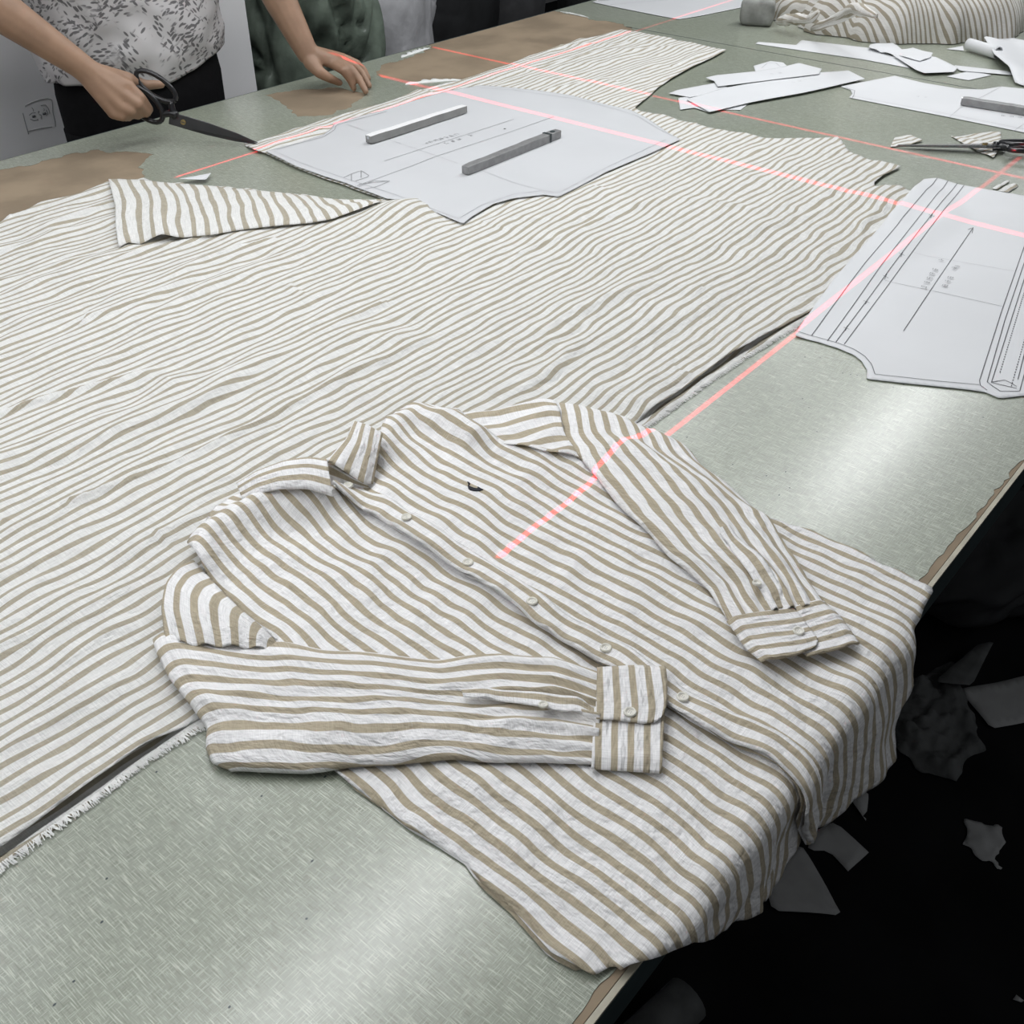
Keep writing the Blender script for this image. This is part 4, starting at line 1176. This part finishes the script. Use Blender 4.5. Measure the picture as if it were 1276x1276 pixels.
# right arm (the one holding the shears)
shR = np.array([PX - .185, PY, 1.335])
elR = np.array([.975, 2.20, 1.215])
wrR = PV(98, 80, 2.10)
parts += chain([shR, elR], [.052, .043])
parts += chain([elR, elR * .55 + wrR * .45, wrR], [.043, .040, .027], 14)
def H(px, py, Y): return PV(px, py, Y)
kn = [H(160, 107, 2.055), H(157, 121, 2.045), H(150, 133, 2.045), H(141, 141, 2.055)]
parts += chain([wrR, H(122, 100, 2.085), H(150, 108, 2.062)], [.027, .027, .020])
for k, r in zip(kn, (.0135, .0135, .013, .012)):
    parts += chain([wrR * .75 + k * .25, k], [.020, r], 10)
parts += chain([kn[0], kn[3]], [.014, .012])
fing = [[kn[0], H(176, 122, 2.035), H(186, 136, 2.045), H(181, 140, 2.075)],
        [kn[1], H(172, 130, 2.030), H(183, 141, 2.040), H(176, 143, 2.070)],
        [kn[2], H(163, 139, 2.035), H(172, 144, 2.048), H(167, 143, 2.075)],
        [kn[3], H(152, 145, 2.045), H(160, 146, 2.060), H(156, 142, 2.080)]]
for fg in fing: parts += chain(fg, [.0125, .0105, .0092, .0078], 10)
parts += chain([H(128, 92, 2.085), H(158, 98, 2.075), H(180, 106, 2.070), H(201, 105, 2.062)], [.019, .0145, .0115, .0085], 10)
# left arm (hand resting on the table)
shL = np.array([PX + .185, PY, 1.335])
elL = np.array([1.735, 2.235, 1.150])
wrL = PT(383, 66, .086)
parts += chain([shL, elL], [.052, .043])
parts += chain([elL, elL * .5 + wrL * .5, wrL], [.043, .039, .027], 14)
kl = [PT(414, 79, .062), PT(420, 76, .066), PT(424, 74, .064), PT(426, 72, .058)]
for k in kl: parts += chain([wrL, k], [.022, .0125], 10)
parts += chain([kl[0], kl[3]], [.013, .012])
parts += chain([wrL, (kl[0] + kl[2]) / 2], [.024, .016])
fl_ = [[kl[0], PT(428, 88, .052), PT(436, 99, .030), PT(441, 110, .010)],
       [kl[1], PT(437, 85, .054), PT(447, 97, .034), PT(456, 114, .009)],
       [kl[2], PT(442, 82, .050), PT(452, 92, .032), PT(460, 107, .009)],
       [kl[3], PT(444, 79, .044), PT(453, 87, .028), PT(459, 98, .009)]]
for fg in fl_: parts += chain(fg, [.0125, .0108, .0095, .0080], 10)
parts += chain([PT(388, 78, .068), PT(398, 90, .050), PT(410, 97, .036), PT(423, 103, .020)], [.020, .0145, .0115, .0088], 10)
person = empty('person', (PX, PY, 0), 'person in fern-print blouse and black trousers cutting at the far side of the table', 'person')
v, f = join(parts)
body = mesh_obj('body', v, f, M['skin'], person, None, True)
md = body.modifiers.new('remesh', 'REMESH'); md.mode = 'VOXEL'; md.voxel_size = .0036; md.use_smooth_shade = True
md = body.modifiers.new('smooth', 'SMOOTH'); md.factor = .5; md.iterations = 5
# finger nails
def rings_mesh(name, rings, mat, parent, nseg=64, wr=None, caps=False, uvs=None, solid=0.0):
    """rings: (cx, cy, z, rx, ry)"""
    V = []; UV = []
    for i, (cx, cy, z, rx, ry) in enumerate(rings):
        for k in range(nseg + 1):
            a = 2 * math.pi * k / nseg + math.pi / 2
            q = 1 + (wr(a, z) if wr else 0)
            V.append((cx + rx * q * math.cos(a), cy + ry * q * math.sin(a), z)); UV.append(((a - math.pi / 2) * .2, z))
    Fs = []
    m = nseg + 1
    for i in range(len(rings) - 1):
        for k in range(nseg): Fs.append((i * m + k, i * m + k + 1, (i + 1) * m + k + 1, (i + 1) * m + k))
    return mesh_obj(name, V, Fs, mat, parent, UV, True, solid)
def wrb(a, z):
    return .04 * float(vnoise(a * 2.2 + 9, z * 9, 4)) + .035 * float(vnoise(a * 5 + z * 14, z * 18 - a * 2, 6)) + .006 * float(vnoise(a * 11, z * 40 + a * 3, 8)) + .010 * math.sin(a * 9) * max(0, (1.0 - z) / .1)
zs = np.linspace(.915, 1.40, 90)
rg = []
for z in zs:
    t = (z - .915) / .485
    if t < .18: rx, ry = .226 + .014 * math.sin(t / .18 * 1.57), .150 + .008 * math.sin(t / .18 * 1.57)
    elif t < .8: rx, ry = .24 - .015 * (t - .18), .158 - .01 * (t - .18)
    else:
        k = (t - .8) / .2; rx, ry = .23 - .14 * k * k, .15 - .075 * k * k
    hemw = .018 * math.sin(0)
    rg.append((PX, PY, z, rx, ry))
bl = rings_mesh('blouse', rg, M['blouse'], person, 120, wrb, solid=.0012)
# hem dips towards the middle
for vv in bl.data.vertices:
    t = max(0, 1 - (vv.co.z - .915) / .12)
    vv.co.z += t * (.006 - .018 * math.exp(-((vv.co.x - PX + .03) / .07) ** 2) + .18 * max(0, (vv.co.x - PX - .06)))
for s, sh, el in ((-1, shR, elR), (1, shL, elL)):
    pts = resample(np.array([sh + np.array([-s * .04, 0, .03]), sh * .55 + el * .45]), 8)
    v, f = tube(pts, np.linspace(.085, .082, 8), 20, False)
    mesh_obj('blouse_sleeve', v, f, M['blouse'], person, None, True, .0012)
rings_mesh('trousers', [(PX, PY, z, rx, ry) for z, rx, ry in ((.74, .205, .135), (.80, .212, .140), (.88, .214, .142), (.95, .205, .134), (1.0, .185, .122))], M['trousers'], person, 48, lambda a, z: .012 * float(vnoise(a * 4, z * 8, 2)), solid=.0015)
for s in (-1, 1):
    v, f = tube(resample(np.array([(PX + s * .10, PY, .80), (PX + s * .105, PY - .005, .45), (PX + s * .11, PY + .015, .06)]), 14), np.linspace(.112, .085, 14), 24, False)
    mesh_obj('trouser_leg', v, f, M['trousers'], person, None, True, .0015)
    bm = bmesh.new()
    bmesh.ops.create_uvsphere(bm, u_segments=20, v_segments=12, radius=1)
    for vv in bm.verts:
        vv.co = Vector((PX + s * .108 + vv.co.x * .050, PY - .055 + vv.co.y * .135, max(.004, .045 + vv.co.z * .055)))
    bm_obj('shoe', bm, M['shoe'], person, True)
hv, hf = ellip(HC + np.array([0, .012, .018]), (.082, .094, .102), 24, 18)
hv2, hf2 = ellip(HC + np.array([0, .085, .03]), (.045, .04, .045), 16, 12)
hv = [(x, max(y, HC[1] - .055 + max(0, .04 - (z - HC[2])) * .9), z) for x, y, z in hv]
v, f = join([(hv, hf), (hv2, hf2)])
mesh_obj('hair', v, f, M['hair'], person, None, True)
for s in (-1, 1):
    v, f = ellip(HC + np.array([s * .030, -.082, .004]), (.012, .006, .005), 12, 8)
    mesh_obj('eye', v, f, M['hair'], person, None, True)
# the shears in the hand
tipS = PT(322, 179, .006); pvS = PV(229, 152, 1.99)
shears('large dark steel shears held open in the hand, tip at the fabric', tipS, pvS, (.12, .10, .9), np.linalg.norm(tipS - pvS) + .125, (M['dark_blade'], M['black_plastic'], M['brass']), .012, .75, .42)

# ================================================================== BEHIND THE TABLE
PNY = 2.66
pe0 = PV(305, 0, PNY)[0]
panel = empty('white_panel', (.9, PNY, 0), 'white upright panel with a pencil sketch standing behind the person', 'panel')
boxo('sheet', -1.2, pe0, PNY, PNY + .02, 0, 1.9, M['panel'], panel, .002)
def draw(pts, wid, mat, name='pencil_line'):
    L = np.array([PV(80 / 638 * 0 + p[0], p[1], PNY) for p in pts])
    L = resample(L, max(3, len(L) * 4))
    L[:, 1] = PNY - .0008
    v, f = tube(L, wid, 5)
    mesh_obj(name, v, f, mat, panel, None, True)
def cp(l): return [(a / 10.633, 90 + b / 10.633) for a, b in l]
draw(cp([(300, 540), (330, 660), (365, 780), (375, 820)]), .0011, M['ink_soft'])
draw(cp([(330, 450), (420, 400), (520, 365), (620, 345), (685, 365), (695, 440), (700, 540), (730, 650), (735, 720)]), .0010, M['ink_soft'])
draw(cp([(375, 780), (480, 755), (580, 735), (690, 722)]), .0011, M['ink_soft'])
for (x, y, r) in ((445, 583, 18), (585, 548, 20)):
    draw(cp([(x - r, y + 4), (x, y), (x + r, y - 6)]), .0030, M['ink'], 'pencil_dot')
for l in ([(420, 470), (440, 495), (440, 520)], [(385, 570), (420, 540), (470, 535)], [(400, 620), (450, 640), (500, 630)], [(500, 525), (520, 515), (505, 545)], [(575, 480), (590, 500), (575, 515)], [(540, 440), (600, 430), (640, 480), (660, 550)], [(545, 590), (550, 620)], [(495, 620), (505, 640)], [(610, 500), (635, 545), (615, 575)], [(520, 560), (550, 575), (540, 600)]):
    draw(cp(l), .0009, M['ink_soft'])
for l in ([(790, 515), (815, 420), (825, 370), (830, 450), (845, 520)], [(800, 490), (845, 480)], [(870, 430), (905, 485), (930, 440)], [(890, 500), (925, 420)], [(950, 390), (965, 470)]):
    draw(cp(l), .0012, M['ink_soft'], 'pencil_letter')

def sack(name, label, c, r, seed, mat, amp=.10, cat='sack', group=None, ridge=0.5):
    """crumpled plastic sack standing on the floor: squat lumpy column with creases"""
    nz, na = 90, 120
    V = []
    for i in range(nz):
        t = i / (nz - 1)
        for k in range(na):
            a = 2 * math.pi * k / na
            rad = (1 - .12 * math.cos(t * 5)) * (min(1, (t / .05 + .02)) ** .4) * (max(0.02, min(1, (1 - t) / .22 + .02)) ** .5)
            nn = float(fbm(math.cos(a) * 1.6 + seed, math.sin(a) * 1.6 + t * 3.2, seed, 3)) * amp
            cr = -(1 - abs(float(vnoise(math.cos(a) * 2.4 + t * 2.6 + seed, math.sin(a) * 2.4 - t * 2.2, seed + 7)))) ** 4 * amp * ridge
            wx = t * 7 + float(vnoise(a * 2, t * 6, seed + 30)); cr -= (1 - abs(float(vnoise(a * 2.2 + wx * .8, wx, seed + 11)))) ** 6 * amp * ridge * .8
            q = rad * (1 + nn + cr)
            V.append((c[0] + r[0] * q * math.cos(a), c[1] + r[1] * q * math.sin(a), r[2] * t))
    Fs = []
    for i in range(nz - 1):
        for k in range(na): Fs.append((i * na + k, i * na + (k + 1) % na, (i + 1) * na + (k + 1) % na, (i + 1) * na + k))
    Fs.append(tuple(range(na - 1, -1, -1))); Fs.append(tuple((nz - 1) * na + k for k in range(na)))
    o = mesh_obj(name, V, Fs, mat, None, None, True)
    return tag(o, label, cat, group)
gA = PV(318, 60, 2.78); gB = PV(425, 60, 2.78)
sack('green_sack', 'bulging dark green plastic sack beside the white panel', ((gA[0] + gB[0]) / 2 + .03, 2.80), ((gB[0] - gA[0]) / 2 + .05, .20, 1.25), 3, M['green_bag'], .13, ridge=1.2)
gA = PV(425, 40, 3.12); gB = PV(545, 30, 3.12)
sack('grey_sack', 'bulging pale grey plastic sack between the green sack and the dark cloth', ((gA[0] + gB[0]) / 2 - .03, 3.24), ((gB[0] - gA[0]) / 2 + .04, .20, 1.15), 8, M['grey_bag'], .10, ridge=1.0)
gA = PV(555, 25, 3.4); gB = PV(640, 15, 3.4)
sack('dark_sack', 'black cloth bundle behind the brown worn patch', ((gA[0] + gB[0]) / 2, 3.66), ((gB[0] - gA[0]) / 2 + .10, .18, 1.1), 12, M['dark_bag'], .06, 'bundle')
gA = PV(600, 25, 4.0); gB = PV(690, 8, 4.0)
sack('grey_bundle', 'dark grey cloth roll standing behind the black bundle', ((gA[0] + gB[0]) / 2 + .15, 4.2), (.26, .2, 1.3), 15, M['grey_roll'], .05, 'bundle')
gB = PV(720, 5, 3.1)
sack('dark_sack', 'black cloth roll standing near the far end of the table', (gB[0] + .1, 3.0), (.22, .20, 1.1), 19, M['dark_bag'], .06, 'bundle')

# ================================================================== ON THE FLOOR
fg = 'scraps dropped on the dark floor'
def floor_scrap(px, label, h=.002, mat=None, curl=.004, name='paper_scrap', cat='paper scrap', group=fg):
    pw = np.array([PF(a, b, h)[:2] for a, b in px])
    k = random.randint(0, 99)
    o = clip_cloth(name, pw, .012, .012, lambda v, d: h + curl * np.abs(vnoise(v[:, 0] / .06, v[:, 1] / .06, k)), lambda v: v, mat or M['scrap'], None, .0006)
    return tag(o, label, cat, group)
def c8(l): return [(780 + a / 2.573, 780 + b / 2.573) for a, b in l]
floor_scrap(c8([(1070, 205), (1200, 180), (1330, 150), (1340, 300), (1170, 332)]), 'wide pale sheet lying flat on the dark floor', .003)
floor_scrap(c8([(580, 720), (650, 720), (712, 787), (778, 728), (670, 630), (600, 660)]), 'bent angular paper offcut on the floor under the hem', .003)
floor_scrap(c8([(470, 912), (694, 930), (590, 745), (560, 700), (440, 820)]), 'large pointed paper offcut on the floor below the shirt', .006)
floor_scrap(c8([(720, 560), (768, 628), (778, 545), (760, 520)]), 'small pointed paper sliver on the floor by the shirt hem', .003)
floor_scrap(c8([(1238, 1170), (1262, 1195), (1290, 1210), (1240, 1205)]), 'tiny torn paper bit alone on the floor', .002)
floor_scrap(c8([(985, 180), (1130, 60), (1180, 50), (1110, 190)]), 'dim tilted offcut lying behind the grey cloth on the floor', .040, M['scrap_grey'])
def crumple(px, py, r, seed, label, mat, name, cat, hz):
    c = PF(px, py, 0)
    bm = bmesh.new()
    bmesh.ops.create_icosphere(bm, subdivisions=5, radius=1)
    for vv in bm.verts:
        d = vv.co.copy()
        k = 1 + .28 * float(fbm(d.x * 1.5 + seed, d.y * 1.5 + d.z * 1.2, seed, 2)) + .07 * float(vnoise(d.x * 6, d.y * 6 + d.z * 5, seed + 3))
        vv.co = Vector((c[0] + d.x * r[0] * k, c[1] + d.y * r[1] * k, max(.001, hz * (.45 + d.z * k * .55))))
    o = bm_obj(name, bm, mat, None, True)
    return tag(o, label, cat, fg)
def flat_scrap(px, label, mat, name, cat, curl, step, amp):
    pw = rag([PF(q[0], q[1], .004)[:2] for q in px], step, amp, 31)
    o = clip_cloth(name, pw, .006, .006, lambda v, d: .003 + curl * np.abs(fbm(v[:, 0] / .05, v[:, 1] / .05, 44, 3)) * sstep(0, .02, d), lambda v: v, mat, None, .0006)
    return tag(o, label, cat, fg)
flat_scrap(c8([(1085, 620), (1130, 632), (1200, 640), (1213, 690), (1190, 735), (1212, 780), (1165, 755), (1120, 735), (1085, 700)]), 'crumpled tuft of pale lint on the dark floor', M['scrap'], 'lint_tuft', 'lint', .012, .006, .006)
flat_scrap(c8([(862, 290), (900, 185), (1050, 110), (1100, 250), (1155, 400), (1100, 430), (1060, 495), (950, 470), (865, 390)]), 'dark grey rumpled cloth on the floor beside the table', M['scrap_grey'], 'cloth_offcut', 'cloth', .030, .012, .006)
crumple(1225, 720, (.22, .16), 15, 'black cloth bundle on the floor under the table edge', M['dark_bag'], 'cloth_bundle', 'cloth', .16)
# paper roll leaning under the near corner
a = PF(868, 1190, .16); b = PF(790, 1262, .16)
v, f = tube(resample(np.array([a, b]), 8), .035, 16)
v = [(x, y, z - .12) for x, y, z in v]
tag(mesh_obj('paper_roll', v, f, M['scrap_grey'], None, None, True), 'grey paper roll lying on the floor below the table corner', 'paper roll')

# ================================================================== LASER LINES (one projector above the table)
LP = np.array([-.85, 1.15, TZ + 1.50])
ld = bpy.data.lights.new('laser_projector', 'POINT')
ld.energy = 1900.0
ld.color = (1.0, .006, .03)
ld.shadow_soft_size = 0.0
ld.use_nodes = True
lo_ = bpy.data.objects.new('laser_projector', ld)
COL.objects.link(lo_)
lo_.location = LP
nt = ld.node_tree; n = N(nt)
em = nt.nodes['Emission']
nv = n.new('ShaderNodeTexCoord').outputs['Normal']
def dotv(vec):
    q = n.new('ShaderNodeVectorMath', operation='DOT_PRODUCT'); n.link(nv, q.inputs[0]); q.inputs[1].default_value = tuple(map(float, vec)); return q.outputs['Value']
tot = None
for (a, b, wid, s, cut0, cut1) in (((445, 87, .0), (1276, 293, .003), .0017, 1.0, 'A', False),
                             ((537, 58, 0), (1276, 222, 0), .0010, 1.2, True, False),
                             ((215, 222, 0), (905, 3, 0), .0013, 1.2, True, False),
                             ((612, 694, .015), (1290, 181, 0), .0018, .85, True, True)):
    A = PT(*a); B = PT(*b)
    va_, vb_ = A - LP, B - LP
    nn = np.cross(va_, vb_); nn /= np.linalg.norm(nn)
    d = n.math('ABSOLUTE', dotv(nn))
    m = n.math('MULTIPLY', n.math('SUBTRACT', 1.0, n.ss(d, wid * .35, wid)), s)
    e = B - A; e /= np.linalg.norm(e)
    for cut, Q, sg in ((cut0, va_, 1), (cut1, vb_, -1)):
        if cut == 'A': Q = np.array([1.85, 2.10, TZ + .05]) - LP
        if cut:
            k = np.cross(nn, Q); k /= np.linalg.norm(k)
            if k @ e * sg < 0: k = -k
            m = n.math('MULTIPLY', m, n.ss(dotv(k), 0.0, .004 if sg > 0 else .0012))
    tot = m if tot is None else n.math('MAXIMUM', tot, m)
n.link(tot, em.inputs['Strength'])
